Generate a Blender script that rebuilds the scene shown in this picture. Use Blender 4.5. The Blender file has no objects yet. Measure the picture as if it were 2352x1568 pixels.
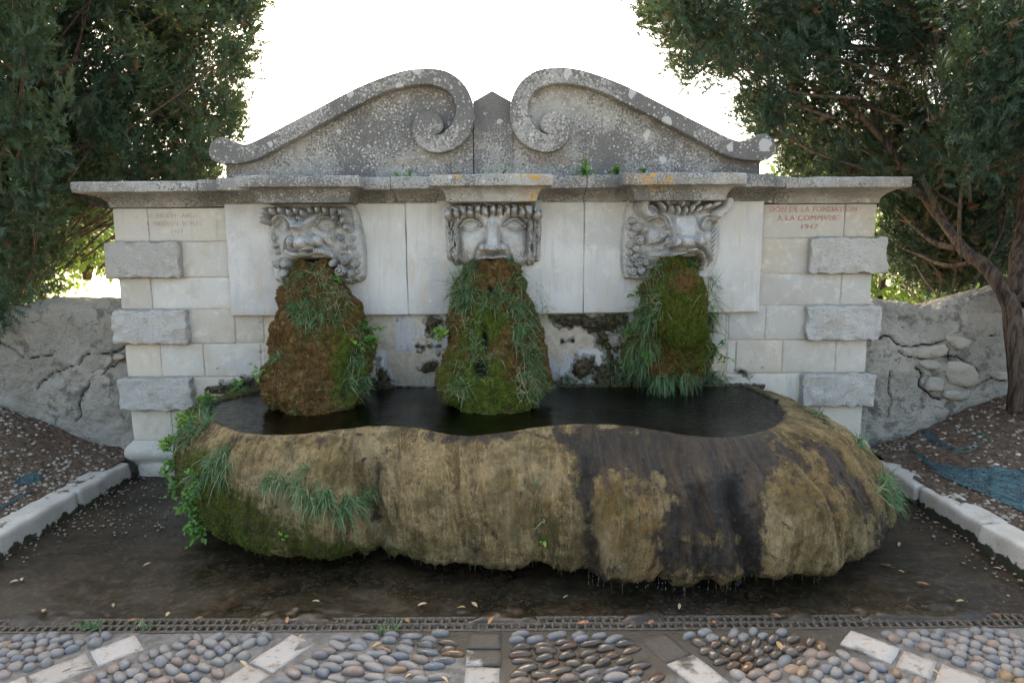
import bpy, bmesh, math, random
import numpy as np
from mathutils import Vector, Matrix
from mathutils.bvhtree import BVHTree
from mathutils import geometry as mgeo

random.seed(7)
rng = np.random.default_rng(11)
SC = bpy.context.scene
COL = SC.collection
PI = math.pi

# ------------------------------------------------------------------ camera
FPX, PW, PH = 1500.0, 2352.0, 1568.0          # focal length in units of a 2352 px wide frame
PITCH, ROLL = math.radians(8.2), 0.0062
CAM = Vector((0.13, 0.0, 1.65))
fw = Vector((0, math.cos(PITCH), -math.sin(PITCH)))
u0 = Vector((0, math.sin(PITCH), math.cos(PITCH)))
r0 = Vector((1, 0, 0))
rt = r0 * math.cos(ROLL) - u0 * math.sin(ROLL)
up = r0 * math.sin(ROLL) + u0 * math.cos(ROLL)
cd = bpy.data.cameras.new('camera')
cam = bpy.data.objects.new('camera', cd)
COL.objects.link(cam)
cd.sensor_width = 36.0
cd.lens = 36.0 * FPX / PW
cd.clip_start = 0.05
cd.clip_end = 2000.0
m3 = Matrix((rt, up, -fw)).transposed()
cam.matrix_world = Matrix.Translation(CAM) @ m3.to_4x4()
SC.camera = cam

# ------------------------------------------------------------------ light
SUN_EL, SUN_AZ = math.radians(41), math.radians(-14)     # azimuth clockwise from +Y: the sun stands behind the wall
w = bpy.data.worlds.new('World')
SC.world = w
w.use_nodes = True
wn = w.node_tree
bg = wn.nodes['Background']
sky = wn.nodes.new('ShaderNodeTexSky')
sky.sky_type = 'NISHITA'
sky.sun_disc = False
sky.sun_elevation = SUN_EL
sky.sun_rotation = SUN_AZ
sky.altitude = 100
sky.air_density = 1.0
sky.dust_density = 7.0
sky.ozone_density = 0.6
wn.links.new(sky.outputs[0], bg.inputs[0])
bg.inputs[1].default_value = 0.15
sl = bpy.data.lights.new('sun', 'SUN')
sun = bpy.data.objects.new('sun', sl)
COL.objects.link(sun)
sl.energy = 3.0
sl.angle = math.radians(0.53)
sl.color = (1.0, 0.93, 0.82)
sd = Vector((math.sin(SUN_AZ) * math.cos(SUN_EL), math.cos(SUN_AZ) * math.cos(SUN_EL), math.sin(SUN_EL)))
sun.rotation_euler = sd.to_track_quat('Z', 'Y').to_euler()
vs = SC.view_settings
vs.view_transform = 'Standard'
vs.look = 'None'
vs.gamma = 1.0
vs.exposure = 2.62
if hasattr(vs, 'use_white_balance'):
    vs.use_white_balance = True
    vs.white_balance_temperature = 7050
    vs.white_balance_tint = 6
SC.cycles.max_bounces = 7
SC.cycles.diffuse_bounces = 3
SC.cycles.glossy_bounces = 3
SC.cycles.transmission_bounces = 5
SC.cycles.transparent_max_bounces = 8
SC.cycles.caustics_reflective = False
SC.cycles.caustics_refractive = False
SC.cycles.use_denoising = True

# ------------------------------------------------------------------ measuring helpers (survey the photograph)
def ray(u, v):
    return (fw + rt * ((u - PW / 2) / FPX) - up * ((v - PH / 2) / FPX))
def P(u, v, Y):
    d = ray(u, v); return CAM + d * ((Y - CAM.y) / d.y)
def G(u, v, z):
    d = ray(u, v); return CAM + d * ((z - CAM.z) / d.z)
RT, UP, FW, CM = (np.array(a) for a in (rt, up, fw, CAM))
def proj(V):
    d = np.asarray(V) - CM
    z = d @ FW
    z = np.where(np.abs(z) < 1e-4, 1e-4, z)
    return PW / 2 + FPX * (d @ RT) / z, PH / 2 - FPX * (d @ UP) / z, z

# ------------------------------------------------------------------ numpy noise
def _hash(i, j, k, s):
    n = (i * 374761393 + j * 668265263 + k * 2147483647 + s * 1274126177) & 0xffffffff
    n = ((n ^ (n >> 13)) * 1274126177) & 0xffffffff
    n = ((n ^ (n >> 16)) * 2246822519) & 0xffffffff
    return ((n ^ (n >> 15)) & 0xffffff) / float(0xffffff)
def vnoise(p, seed=0):
    p = np.asarray(p, float)
    f = np.floor(p); t = p - f
    t = t * t * t * (t * (t * 6 - 15) + 10)
    i, j, k = (f[..., a].astype(np.int64) for a in range(3))
    r = 0
    for a in (0, 1):
        wa = t[..., 0] if a else 1 - t[..., 0]
        for b in (0, 1):
            wb = t[..., 1] if b else 1 - t[..., 1]
            for c in (0, 1):
                wc = t[..., 2] if c else 1 - t[..., 2]
                r = r + wa * wb * wc * _hash(i + a, j + b, k + c, seed)
    return r * 2 - 1
def fbm(p, scale=1.0, octv=4, seed=0, gain=.5):
    p = np.asarray(p, float) * scale
    r, a = 0, 1.0
    for o in range(octv):
        r = r + a * vnoise(p + o * 17.3, seed + o)
        p = p * 2.03; a *= gain
    return r
def sstep(a, b, x):
    t = np.clip((x - a) / (b - a), 0, 1); return t * t * (3 - 2 * t)

# ------------------------------------------------------------------ mesh helpers
def tag(o, label=None, cat=None, group=None, kind=None):
    if label: o['label'] = label
    if cat: o['category'] = cat
    if group: o['group'] = group
    if kind: o['kind'] = kind
    return o
def link(name, me, parent=None, loc=None):
    o = bpy.data.objects.new(name, me)
    COL.objects.link(o)
    if parent is not None:
        o.parent = parent
        if parent.type == 'EMPTY': o.matrix_parent_inverse = Matrix.Translation(-parent.location)
    if loc is not None: o.location = loc
    return o
def empty(name, loc=(0, 0, 0)):
    o = bpy.data.objects.new(name, None)
    COL.objects.link(o); o.location = loc
    o.empty_display_size = .1
    return o
def raw_mesh(name, V, F, mat=None, attrs=None, smooth=True):
    """V (n,3); F: (m,k) int array, or a list of such arrays"""
    V = np.ascontiguousarray(V, np.float32)
    Fs = F if isinstance(F, list) else [F]
    Fs = [np.asarray(f, np.int32) for f in Fs if len(f)]
    me = bpy.data.meshes.new(name)
    me.vertices.add(len(V)); me.vertices.foreach_set('co', V.ravel())
    idx = np.concatenate([f.ravel() for f in Fs]).astype(np.int32)
    tot = np.concatenate([np.full(len(f), f.shape[1], np.int32) for f in Fs])
    st = np.concatenate([[0], np.cumsum(tot)[:-1]]).astype(np.int32)
    me.loops.add(len(idx)); me.loops.foreach_set('vertex_index', idx)
    me.polygons.add(len(tot)); me.polygons.foreach_set('loop_start', st); me.polygons.foreach_set('loop_total', tot)
    me.update(calc_edges=True)
    me.validate()
    if smooth: me.polygons.foreach_set('use_smooth', np.ones(len(me.polygons), bool))
    for k, a in (attrs or {}).items():
        at = me.attributes.new(k, 'FLOAT', 'POINT')
        at.data.foreach_set('value', np.ascontiguousarray(a, np.float32))
    if mat: me.materials.append(mat)
    return me
def make(name, V, F, mat, parent=None, attrs=None, smooth=True, origin=None):
    V = np.asarray(V, float)
    if origin is not None: V = V - np.asarray(origin)
    o = link(name, raw_mesh(name, V, F, mat, attrs, smooth), parent)
    if origin is not None: o.location = Vector(origin)
    return o
def grid_faces(nu, nv, wrap=False):
    """vertices indexed i*nv+j"""
    i = np.arange(nu if wrap else nu - 1); j = np.arange(nv - 1)
    I, J = np.meshgrid(i, j, indexing='ij')
    I2 = (I + 1) % nu
    return np.stack([I * nv + J, I2 * nv + J, I2 * nv + J + 1, I * nv + J + 1], -1).reshape(-1, 4)
def normals(V, F):
    N = np.zeros_like(V)
    a, b, c = V[F[:, 0]], V[F[:, 1]], V[F[:, 2]]
    n = np.cross(b - a, c - a)
    for k in range(F.shape[1]): np.add.at(N, F[:, k], n)
    return N / (np.linalg.norm(N, axis=1, keepdims=True) + 1e-9)
def bvh_of(V, F):
    return BVHTree.FromPolygons([tuple(v) for v in V], [tuple(int(x) for x in f) for f in F])
def catmull(pts, n=8, closed=False):
    pts = [np.array(p, float) for p in pts]
    out = []
    m = len(pts)
    for i in range(m if closed else m - 1):
        if closed: a, b, c, d = pts[i - 1], pts[i], pts[(i + 1) % m], pts[(i + 2) % m]
        else: a, b, c, d = pts[max(i - 1, 0)], pts[i], pts[i + 1], pts[min(i + 2, m - 1)]
        for k in range(n):
            t = k / n
            out.append(.5 * ((2 * b) + (-a + c) * t + (2 * a - 5 * b + 4 * c - d) * t * t + (-a + 3 * b - 3 * c + d) * t ** 3))
    if not closed: out.append(pts[-1])
    return np.array(out)
def tube(path, radii, sides=7, cap=True):
    path = np.asarray(path, float); n = len(path)
    radii = np.broadcast_to(np.asarray(radii, float), (n,))
    T = np.gradient(path, axis=0); T /= np.linalg.norm(T, axis=1, keepdims=True) + 1e-9
    ref = np.array([0, 0, 1.0]) if abs(T[0, 2]) < .9 else np.array([1.0, 0, 0])
    A = np.cross(T, ref); A /= np.linalg.norm(A, axis=1, keepdims=True) + 1e-9
    B = np.cross(T, A)
    ang = np.arange(sides) / sides * 2 * PI
    V = path[:, None] + radii[:, None, None] * (np.cos(ang)[None, :, None] * A[:, None] + np.sin(ang)[None, :, None] * B[:, None])
    V = V.reshape(-1, 3)
    I, J = np.meshgrid(np.arange(n - 1), np.arange(sides), indexing='ij')
    J2 = (J + 1) % sides
    F = np.stack([I * sides + J, I * sides + J2, (I + 1) * sides + J2, (I + 1) * sides + J], -1).reshape(-1, 4)
    return V, F
class Bag:
    """collects equal-sided faces"""
    def __init__(s): s.V, s.F, s.A, s.n = [], [], {}, 0
    def add(s, V, F, **at):
        s.V.append(V); s.F.append(np.asarray(F) + s.n); s.n += len(V)
        for k, a in at.items(): s.A.setdefault(k, []).append(np.broadcast_to(np.asarray(a, float), (len(V),)))
    def build(s, name, mat, parent=None, smooth=True):
        V = np.concatenate(s.V)
        by = {}
        for f in s.F: by.setdefault(f.shape[1], []).append(f)
        return make(name, V, [np.concatenate(x) for x in by.values()], mat, parent, {k: np.concatenate(a) for k, a in s.A.items()}, smooth)
# ------------------------------------------------------------------ procedural materials
class NB:
    def __init__(s, name):
        s.m = bpy.data.materials.new(name); s.m.use_nodes = True
        s.t = s.m.node_tree; s.b = s.t.nodes['Principled BSDF']
        s._pos = None
    def nd(s, ty, **kw):
        n = s.t.nodes.new('ShaderNode' + ty)
        for k, v in kw.items(): setattr(n, k, v)
        return n
    def put(s, sock, v):
        if hasattr(v, 'is_output') or hasattr(v, 'links'): s.t.links.new(v, sock)
        elif isinstance(v, (tuple, list)) and len(v) == 3 and sock.type == 'RGBA': sock.default_value = (*v, 1)
        else: sock.default_value = v
    @property
    def pos(s):
        if s._pos is None: s._pos = s.nd('NewGeometry').outputs['Position']
        return s._pos
    def objc(s): return s.nd('TexCoord').outputs['Object']
    def rnd(s): return s.nd('ObjectInfo').outputs['Random']
    def attr(s, n): return s.nd('Attribute', attribute_name=n).outputs['Fac']
    def scale(s, vec, sx, sy, sz):
        n = s.nd('Mapping'); s.put(n.inputs[0], vec); n.inputs['Scale'].default_value = (sx, sy, sz); return n.outputs[0]
    def noise(s, sc, det=4, ro=.55, vec=None, dist=0):
        n = s.nd('TexNoise'); s.put(n.inputs['Vector'], vec if vec is not None else s.pos)
        n.inputs['Scale'].default_value = sc; n.inputs['Detail'].default_value = det
        n.inputs['Roughness'].default_value = ro; n.inputs['Distortion'].default_value = dist
        return n.outputs[0]
    def voro(s, sc, vec=None, feat='F1', rand=1.0, out='Distance'):
        n = s.nd('TexVoronoi', feature=feat); s.put(n.inputs['Vector'], vec if vec is not None else s.pos)
        n.inputs['Scale'].default_value = sc; n.inputs['Randomness'].default_value = rand
        return n.outputs[out]
    def math(s, op, a, b=0.0, clamp=False):
        n = s.nd('Math', operation=op, use_clamp=clamp); s.put(n.inputs[0], a); s.put(n.inputs[1], b); return n.outputs[0]
    def ramp(s, f, lo, hi, a=0.0, b=1.0):
        n = s.nd('MapRange', interpolation_type='SMOOTHSTEP'); s.put(n.inputs[0], f)
        for k, x in zip((1, 2, 3, 4), (lo, hi, a, b)): n.inputs[k].default_value = x
        return n.outputs[0]
    def mix(s, f, a, b, blend='MIX'):
        n = s.nd('Mix', data_type='RGBA', blend_type=blend); s.put(n.inputs[0], f); s.put(n.inputs[6], a); s.put(n.inputs[7], b); return n.outputs[2]
    def distort(s, amt, sc, vec=None):
        """position pushed about by noise"""
        n = s.nd('TexNoise'); s.put(n.inputs['Vector'], vec if vec is not None else s.pos); n.inputs['Scale'].default_value = sc; n.inputs['Detail'].default_value = 3
        a = s.nd('VectorMath', operation='SCALE'); s.put(a.inputs[0], n.outputs['Color']); a.inputs['Scale'].default_value = amt
        c = s.nd('VectorMath', operation='ADD'); s.put(c.inputs[0], vec if vec is not None else s.pos); s.put(c.inputs[1], a.outputs[0]); return c.outputs[0]
    def bump(s, h, st=.4, d=.01):
        n = s.nd('Bump'); n.inputs['Strength'].default_value = st; n.inputs['Distance'].default_value = d
        s.put(n.inputs['Height'], h); s.t.links.new(n.outputs[0], s.b.inputs['Normal']); return n
    def set(s, **kw):
        nm = dict(col='Base Color', rough='Roughness', spec='Specular IOR Level', ior='IOR', trans='Transmission Weight', alpha='Alpha', coat='Coat Weight', crough='Coat Roughness', sheen='Sheen Weight', sub='Subsurface Weight')
        for k, v in kw.items(): s.put(s.b.inputs[nm[k]], v)
        return s.m

def lichen_stone(name, dark=0.0, ochre=0.0, sp_=72, base=((.215, .206, .185), (.335, .32, .28)), spots=.7):
    n = NB(name)
    big = n.noise(1.7, 4, .6); mid = n.noise(9, 5, .6); fine = n.noise(75, 5, .7); grit = n.noise(230, 3, .6)
    c = n.mix(n.ramp(mid, .35, .65), base[0], base[1])
    c = n.mix(n.math('MULTIPLY', n.ramp(fine, .5, .66), .5), c, (.50, .485, .445))
    spk = n.noise(sp_, 6, .7)
    s = n.math('ADD', n.math('MULTIPLY', n.math('SUBTRACT', big, .5), 1.15), n.math('ADD', n.math('MULTIPLY', n.math('SUBTRACT', mid, .5), .45), spk))
    dm = n.ramp(s, .60 - dark, .66 - dark)
    c = n.mix(n.math('MULTIPLY', dm, .8), c, n.mix(n.ramp(grit, .4, .65), (.06, .057, .055), (.13, .125, .115)))
    if spots:
        v = n.distort(.07, 14)
        d = n.voro(9, v); rc = n.nd('SeparateColor'); n.put(rc.inputs[0], n.voro(9, v, out='Color'))
        thr = n.math('MULTIPLY', n.math('POWER', rc.outputs[0], 3.0), .42 * spots)
        sp = n.ramp(n.math('SUBTRACT', thr, d), -.02, .03)
        d2 = n.voro(38, n.distort(.01, 60)); rc2 = n.nd('SeparateColor'); n.put(rc2.inputs[0], n.voro(38, n.distort(.01, 60), out='Color'))
        sp2 = n.ramp(n.math('SUBTRACT', n.math('MULTIPLY', n.math('POWER', rc2.outputs[1], 2.5), .45 * spots), d2), -.03, .04)
        c = n.mix(n.math('MULTIPLY', n.math('MAXIMUM', sp, sp2), .7), c, (.48, .475, .45))
    if ochre:
        o = n.math('MULTIPLY', n.ramp(n.noise(3.1, 2), .60 - ochre, .72 - ochre), n.ramp(n.noise(42, 4), .52, .6))
        c = n.mix(o, c, (.42, .235, .05))
    n.bump(n.math('ADD', n.math('MULTIPLY', fine, 1.0), n.math('ADD', n.math('MULTIPLY', grit, .5), n.math('MULTIPLY', mid, 1.2))), .55, .008)
    return n.set(col=c, rough=.92, spec=.25)
M = {}
M['pediment'] = lichen_stone('weathered_pediment_stone', .135, .0, spots=.7)
M['scroll'] = lichen_stone('weathered_scroll_stone', .19, .0, spots=1.0)
M['keystone'] = lichen_stone('dark_keystone', .21, .0)
M['cornice'] = lichen_stone('weathered_cornice_stone', .11, .0, base=((.21, .20, .182), (.32, .31, .28)), spots=.6)
M['abacus'] = lichen_stone('abacus_stone', .085, .07, base=((.22, .212, .19), (.33, .32, .285)), spots=.6)
M['mask'] = lichen_stone('carved_mask_stone', -.01, 0, 150, base=((.33, .322, .30), (.45, .44, .405)), spots=0)

def ashlar(name, a, b, cc, grey=.5, rough_face=0.0):
    n = NB(name); r = n.rnd()
    c = n.mix(n.ramp(r, .15, .5), a, b); c = n.mix(n.ramp(r, .62, .95), c, cc)
    c = n.mix(1.0, c, n.mix(n.ramp(n.math('FRACT', n.math('MULTIPLY', r, 7.31)), 0, 1), (.80, .79, .77), (1.04, 1.03, 1.0)), 'MULTIPLY')
    run = n.noise(6, 5, .65, vec=n.scale(n.pos, 2.6, 1, .4), dist=.5)
    c = n.mix(n.math('MULTIPLY', n.ramp(run, .54, .68), .5), c, (.33, .325, .31))
    big = n.noise(2.4, 4, .6, vec=n.distort(.3, 1.2)); mid = n.noise(13, 5, .65); fine = n.noise(95, 4, .65)
    c = n.mix(n.math('MULTIPLY', n.ramp(big, .45, .72), grey), c, (.40, .395, .375))
    c = n.mix(n.math('MULTIPLY', n.ramp(mid, .5, .72), .5), c, (.60, .57, .505))
    c = n.mix(n.math('MULTIPLY', n.ramp(n.noise(4.5, 5, .65), .52, .66), .5), c, (.36, .31, .235))
    c = n.mix(n.math('MULTIPLY', n.ramp(fine, .62, .72), .5), c, (.27, .25, .21))
    if rough_face:
        st = n.noise(62, 4, .62, vec=n.scale(n.pos, .8, 1, 1.25), dist=.8)
        c = n.mix(n.math('MULTIPLY', n.ramp(st, .44, .33), .6), c, (.24, .23, .21))
        n.bump(n.math('ADD', n.math('MULTIPLY', st, 2.2), n.math('MULTIPLY', fine, .6)), .8, .012)
    else:
        pit = n.voro(46); pm = n.ramp(pit, .14, .05)
        n.bump(n.math('SUBTRACT', n.math('ADD', n.math('MULTIPLY', mid, .9), n.math('MULTIPLY', fine, .5)), n.math('MULTIPLY', pm, .25)), .5, .009)
    return n.set(col=c, rough=.9, spec=.25)
M['ashlar'] = ashlar('dressed_limestone', (.46, .435, .385), (.50, .45, .37), (.46, .45, .415), .6)
M['quoin'] = ashlar('rough_tooled_limestone', (.58, .565, .53), (.52, .50, .455), (.60, .59, .56), .35, 1.0)
def panel_mat():
    n = NB('pale_limestone_panel')
    big = n.noise(1.9, 5, .6, vec=n.distort(.25, 2)); fine = n.noise(120, 4, .7); mid = n.noise(16, 5, .6)
    stk = n.noise(7, 4, .6, vec=n.scale(n.pos, 3.2, 1, .35))
    c = n.mix(n.ramp(big, .35, .65), (.53, .52, .485), (.455, .44, .40))
    c = n.mix(n.math('MULTIPLY', n.ramp(n.math('ADD', n.noise(1.5, 5, .6, vec=n.distort(.5, 1.3)), n.math('MULTIPLY', fine, .35)), .68, .86), .6), c, (.30, .295, .28))
    c = n.mix(n.math('MULTIPLY', n.ramp(stk, .52, .70), .6), c, (.38, .375, .36))
    c = n.mix(n.math('MULTIPLY', n.ramp(stk, .45, .32), .55), c, (.43, .365, .275))
    c = n.mix(n.math('MULTIPLY', n.ramp(fine, .56, .68), .42), c, (.30, .29, .27))
    c = n.mix(n.math('MULTIPLY', n.ramp(mid, .58, .76), .4), c, (.64, .625, .59))
    n.bump(n.math('ADD', n.math('MULTIPLY', fine, .7), mid), .35, .006)
    return n.set(col=c, rough=.88, spec=.25)
M['panel'] = panel_mat()
def lower_mat():
    n = NB('water_stained_limestone')
    stk = n.noise(5, 5, .65, vec=n.scale(n.pos, 3.6, 1, .5), dist=.6); big = n.noise(3.2, 5, .6); fine = n.noise(90, 4, .65)
    c = n.mix(n.ramp(big, .36, .62), (.47, .45, .41), (.36, .365, .37))
    c = n.mix(n.math('MULTIPLY', n.ramp(stk, .52, .68), .8), c, (.22, .225, .23))
    c = n.mix(n.math('MULTIPLY', n.ramp(stk, .44, .3), .8), c, (.62, .60, .555))
    c = n.mix(n.math('MULTIPLY', n.ramp(n.noise(8, 4), .62, .7), .6), c, (.13, .12, .085))
    n.bump(n.math('ADD', stk, n.math('MULTIPLY', fine, .4)), .4, .01)
    return n.set(col=c, rough=n.ramp(stk, .4, .7, .8, .5), spec=.3)
M['lower'] = lower_mat()
def rubble_mat():
    n = NB('old_lime_render')
    big = n.noise(2.2, 6, .62, vec=n.distort(.3, 2)); mid = n.noise(11, 6, .65); fine = n.noise(70, 4, .7)
    c = n.mix(n.ramp(big, .38, .62), (.42, .385, .315), (.55, .505, .42))
    c = n.mix(n.math('MULTIPLY', n.ramp(mid, .52, .68), .65), c, (.42, .395, .345))
    c = n.mix(n.math('MULTIPLY', n.ramp(n.noise(7.5, 6, .72), .52, .62), .65), c, (.12, .112, .098))
    c = n.mix(n.ramp(n.attr('crack'), .25, .8), c, (.04, .036, .03))
    n.bump(n.math('ADD', n.math('MULTIPLY', mid, 2.4), n.math('MULTIPLY', fine, 1.3)), 1.0, .035)
    return n.set(col=c, rough=.95, spec=.15)
M['rubble'] = rubble_mat()
def stone_mat():
    n = NB('rubble_stone'); r = n.rnd()
    c = n.mix(r, (.30, .272, .225), (.37, .33, .26)); mid = n.noise(16, 6, .7)
    c = n.mix(n.math('MULTIPLY', n.ramp(mid, .5, .7), .6), c, (.24, .23, .21))
    n.bump(mid, 1.0, .03)
    return n.set(col=c, rough=.95, spec=.15)
M['stone'] = stone_mat()
def kerb_mat():
    n = NB('kerb_limestone'); big = n.noise(5, 5, .6); fine = n.noise(80, 4, .7); r = n.rnd()
    c = n.mix(n.ramp(big, .35, .65), (.37, .335, .275), (.47, .435, .37)); c = n.mix(n.math('MULTIPLY', r, .3), c, (.31, .285, .24))
    c = n.mix(n.math('MULTIPLY', n.ramp(n.noise(24, 5, .7), .56, .7), .55), c, (.20, .17, .13))
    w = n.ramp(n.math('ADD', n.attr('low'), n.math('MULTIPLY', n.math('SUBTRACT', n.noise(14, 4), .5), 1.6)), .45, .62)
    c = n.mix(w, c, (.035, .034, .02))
    n.bump(n.math('ADD', n.math('MULTIPLY', big, 1.5), fine), .5, .008)
    return n.set(col=c, rough=.9, spec=.2)
M['kerb'] = kerb_mat()

def basin_mat():
    """calcareous crust: streaks run down the flow, moss and water films where the attributes say they grow"""
    n = NB('travertine_crust')
    uv = n.nd('Combine' + 'XYZ'); n.put(uv.inputs[0], n.attr('fs')); n.put(uv.inputs[1], n.attr('ft')); n.put(uv.inputs[2], n.math('MULTIPLY', n.attr('fs'), .21))
    fl = uv.outputs[0]
    s1 = n.noise(8, 5, .62, vec=n.scale(fl, 1, .14, 1), dist=.5); s2 = n.noise(26, 6, .68, vec=n.scale(fl, 1, .13, 1), dist=.9); s3 = n.noise(85, 5, .7, vec=n.scale(fl, 1, .22, 1), dist=1.2)
    blot = n.noise(4.2, 5, .6); fine = n.noise(130, 4, .7)
    c = n.mix(n.ramp(s1, .40, .60), (.15, .10, .038), (.32, .225, .098))
    c = n.mix(n.math('MULTIPLY', n.ramp(s2, .50, .62), .78), c, (.52, .39, .19))
    c = n.mix(n.math('MULTIPLY', n.ramp(s2, .46, .35), .65), c, (.065, .046, .022))
    mot = n.noise(19, 7, .74, dist=.4)
    c = n.mix(n.math('MULTIPLY', n.ramp(mot, .52, .62), .55), c, (.50, .38, .20))
    c = n.mix(n.math('MULTIPLY', n.ramp(mot, .48, .38), .65), c, (.085, .062, .028))
    c = n.mix(n.math('MULTIPLY', n.ramp(s3, .54, .66), .45), c, (.50, .42, .29))
    c = n.mix(n.math('MULTIPLY', n.ramp(s3, .45, .34), .5), c, (.06, .045, .024))
    c = n.mix(n.math('MULTIPLY', n.ramp(n.noise(3.1, 4, .55), .46, .66), .45), c, (.43, .34, .195))
    c = n.mix(n.math('MULTIPLY', n.ramp(fine, .55, .66), .5), c, (.52, .42, .25))
    c = n.mix(n.math('MULTIPLY', n.ramp(fine, .44, .34), .55), c, (.05, .036, .016))
    c = n.mix(n.math('MULTIPLY', n.ramp(blot, .48, .66), .65), c, (.075, .062, .02))
    och = n.math('MULTIPLY', n.math('MULTIPLY', n.attr('rust'), .7), n.ramp(n.math('ADD', s2, n.math('MULTIPLY', mot, .9)), .85, 1.1))
    c = n.mix(och, c, (.17, .078, .016))
    mo = n.math('ADD', n.attr('moss'), n.math('MULTIPLY', n.math('SUBTRACT', n.math('ADD', n.math('MULTIPLY', blot, .6), n.math('MULTIPLY', n.noise(26, 5, .7), .6)), .6), 1.9))
    mm = n.ramp(mo, .34, .72)
    mc = n.mix(n.ramp(n.noise(17, 5, .7), .38, .62), (.045, .05, .012), (.10, .12, .018))
    mc = n.mix(n.math('MULTIPLY', n.ramp(fine, .5, .68), .6), mc, (.19, .17, .05))
    mc = n.mix(n.math('MULTIPLY', n.ramp(n.noise(6.5, 4), .5, .62), .7), mc, (.12, .085, .04))
    c = n.mix(mm, c, mc)
    wf = n.math('ADD', n.attr('wet'), n.math('MULTIPLY', n.math('SUBTRACT', n.math('ADD', n.math('ADD', n.math('MULTIPLY', n.noise(6.5, 5, .65, dist=.5), 1.3), n.math('MULTIPLY', s2, .7)), n.math('MULTIPLY', mot, .6)), 1.3), 2.0))
    wet = n.ramp(wf, .22, .62)
    c = n.mix(n.math('MULTIPLY', wet, .97), c, n.mix(n.ramp(s2, .42, .66), (.005, .0035, .002), (.055, .028, .007)))
    ro = n.math('SUBTRACT', .93, n.math('MULTIPLY', wet, .3))
    n.bump(n.math('ADD', n.math('MULTIPLY', s2, .8), n.math('ADD', n.math('MULTIPLY', s3, .6), n.math('ADD', n.math('MULTIPLY', fine, .8), n.math('MULTIPLY', mot, 1.3)))), 1.0, .026)
    cb_ = n.nd('Bump'); cb_.inputs['Strength'].default_value = .75; cb_.inputs['Distance'].default_value = .02
    n.put(cb_.inputs['Height'], n.math('ADD', n.math('MULTIPLY', n.noise(75, 4, .6, dist=.8), 1.0), n.math('ADD', n.math('MULTIPLY', s2, .8), n.math('MULTIPLY', s3, .5))))
    n.t.links.new(cb_.outputs[0], n.b.inputs['Coat Normal'])
    n.b.inputs['Coat IOR'].default_value = 1.36
    n.set(coat=n.math('MULTIPLY', n.ramp(wf, .25, .75), .6), crough=.05)
    return n.set(col=c, rough=ro, spec=n.math('ADD', .15, n.math('MULTIPLY', wet, .2)))
M['basin'] = basin_mat()
def moss_mat(name):
    n = NB(name)
    g = n.math('ADD', n.attr('green'), n.math('MULTIPLY', n.math('SUBTRACT', n.noise(8, 5, .65), .5), 1.3))
    fine = n.noise(110, 4, .7); mid = n.noise(24, 5, .65)
    br = n.mix(n.ramp(mid, .38, .62), (.075, .042, .014), (.17, .095, .032)); br = n.mix(n.math('MULTIPLY', n.ramp(n.noise(15, 4), .56, .66), .75), br, (.25, .165, .07))
    br = n.mix(n.math('MULTIPLY', n.ramp(fine, .46, .36), .7), br, (.03, .018, .008))
    gr = n.mix(n.ramp(mid, .36, .64), (.03, .046, .008), (.085, .115, .014)); gr = n.mix(n.math('MULTIPLY', n.ramp(fine, .5, .66), .6), gr, (.17, .17, .035))
    c = n.mix(n.ramp(g, .36, .64), br, gr)
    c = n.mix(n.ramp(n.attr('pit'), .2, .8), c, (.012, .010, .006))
    n.bump(n.math('ADD', n.math('MULTIPLY', fine, 1.0), mid), .9, .018)
    return n.set(col=c, rough=.95, spec=.12)
M['moss'] = moss_mat('wet_moss')
def crust_mat():
    n = NB('dark_moss_crust'); mid = n.noise(28, 6, .7)
    c = n.mix(n.ramp(mid, .4, .62), (.022, .02, .012), (.10, .082, .045)); c = n.mix(n.math('MULTIPLY', n.ramp(n.noise(9, 4), .52, .66), .6), c, (.055, .062, .015))
    c = n.mix(n.ramp(n.math('ADD', n.attr('thick'), n.math('MULTIPLY', n.math('SUBTRACT', mid, .5), .9)), .25, .7), (.27, .255, .22), c)
    n.bump(mid, .9, .02)
    return n.set(col=c, rough=.9, spec=.2)
M['crust'] = crust_mat()
def leafy(name, a, b, cc, transl=.35, rough=.6, attr='tint'):
    n = NB(name); t = n.attr(attr)
    c = n.mix(n.ramp(t, .0, .6), a, b); c = n.mix(n.ramp(t, .72, .98), c, cc)
    n.set(col=c, rough=rough, spec=.3)
    tr = n.nd('BsdfTranslucent'); n.put(tr.inputs[0], n.mix(.5, c, (.12, .17, .02)))
    mx = n.nd('MixShader'); mx.inputs[0].default_value = transl
    out = n.t.nodes['Material Output']
    n.t.links.new(n.b.outputs[0], mx.inputs[1]); n.t.links.new(tr.outputs[0], mx.inputs[2]); n.t.links.new(mx.outputs[0], out.inputs[0])
    return n.m
M['grass'] = leafy('grass_blade', (.05, .125, .055), (.12, .235, .10), (.38, .33, .18), .35)
M['leaf'] = leafy('soft_leaf', (.06, .16, .03), (.12, .25, .045), (.24, .34, .05), .35, .5)
M['cypress'] = leafy('cypress_spray', (.013, .032, .017), (.030, .060, .029), (.07, .085, .035), .12, .6)
M['cypress_r'] = leafy('cypress_spray_dark', (.009, .025, .014), (.021, .048, .026), (.045, .07, .032), .1, .6)
M['deadtwig'] = leafy('dry_twig', (.04, .022, .012), (.085, .048, .025), (.12, .08, .045), .15, .8)
M['bush'] = leafy('sunny_bush_leaf', (.07, .14, .03), (.14, .22, .05), (.22, .28, .08), .4, .5)
M['mossfuzz'] = leafy('moss_frond', (.07, .042, .014), (.15, .085, .03), (.24, .16, .06), .2, .9)
M['mossgreen'] = leafy('green_moss_frond', (.035, .055, .008), (.085, .12, .014), (.16, .17, .035), .25, .9)
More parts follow.
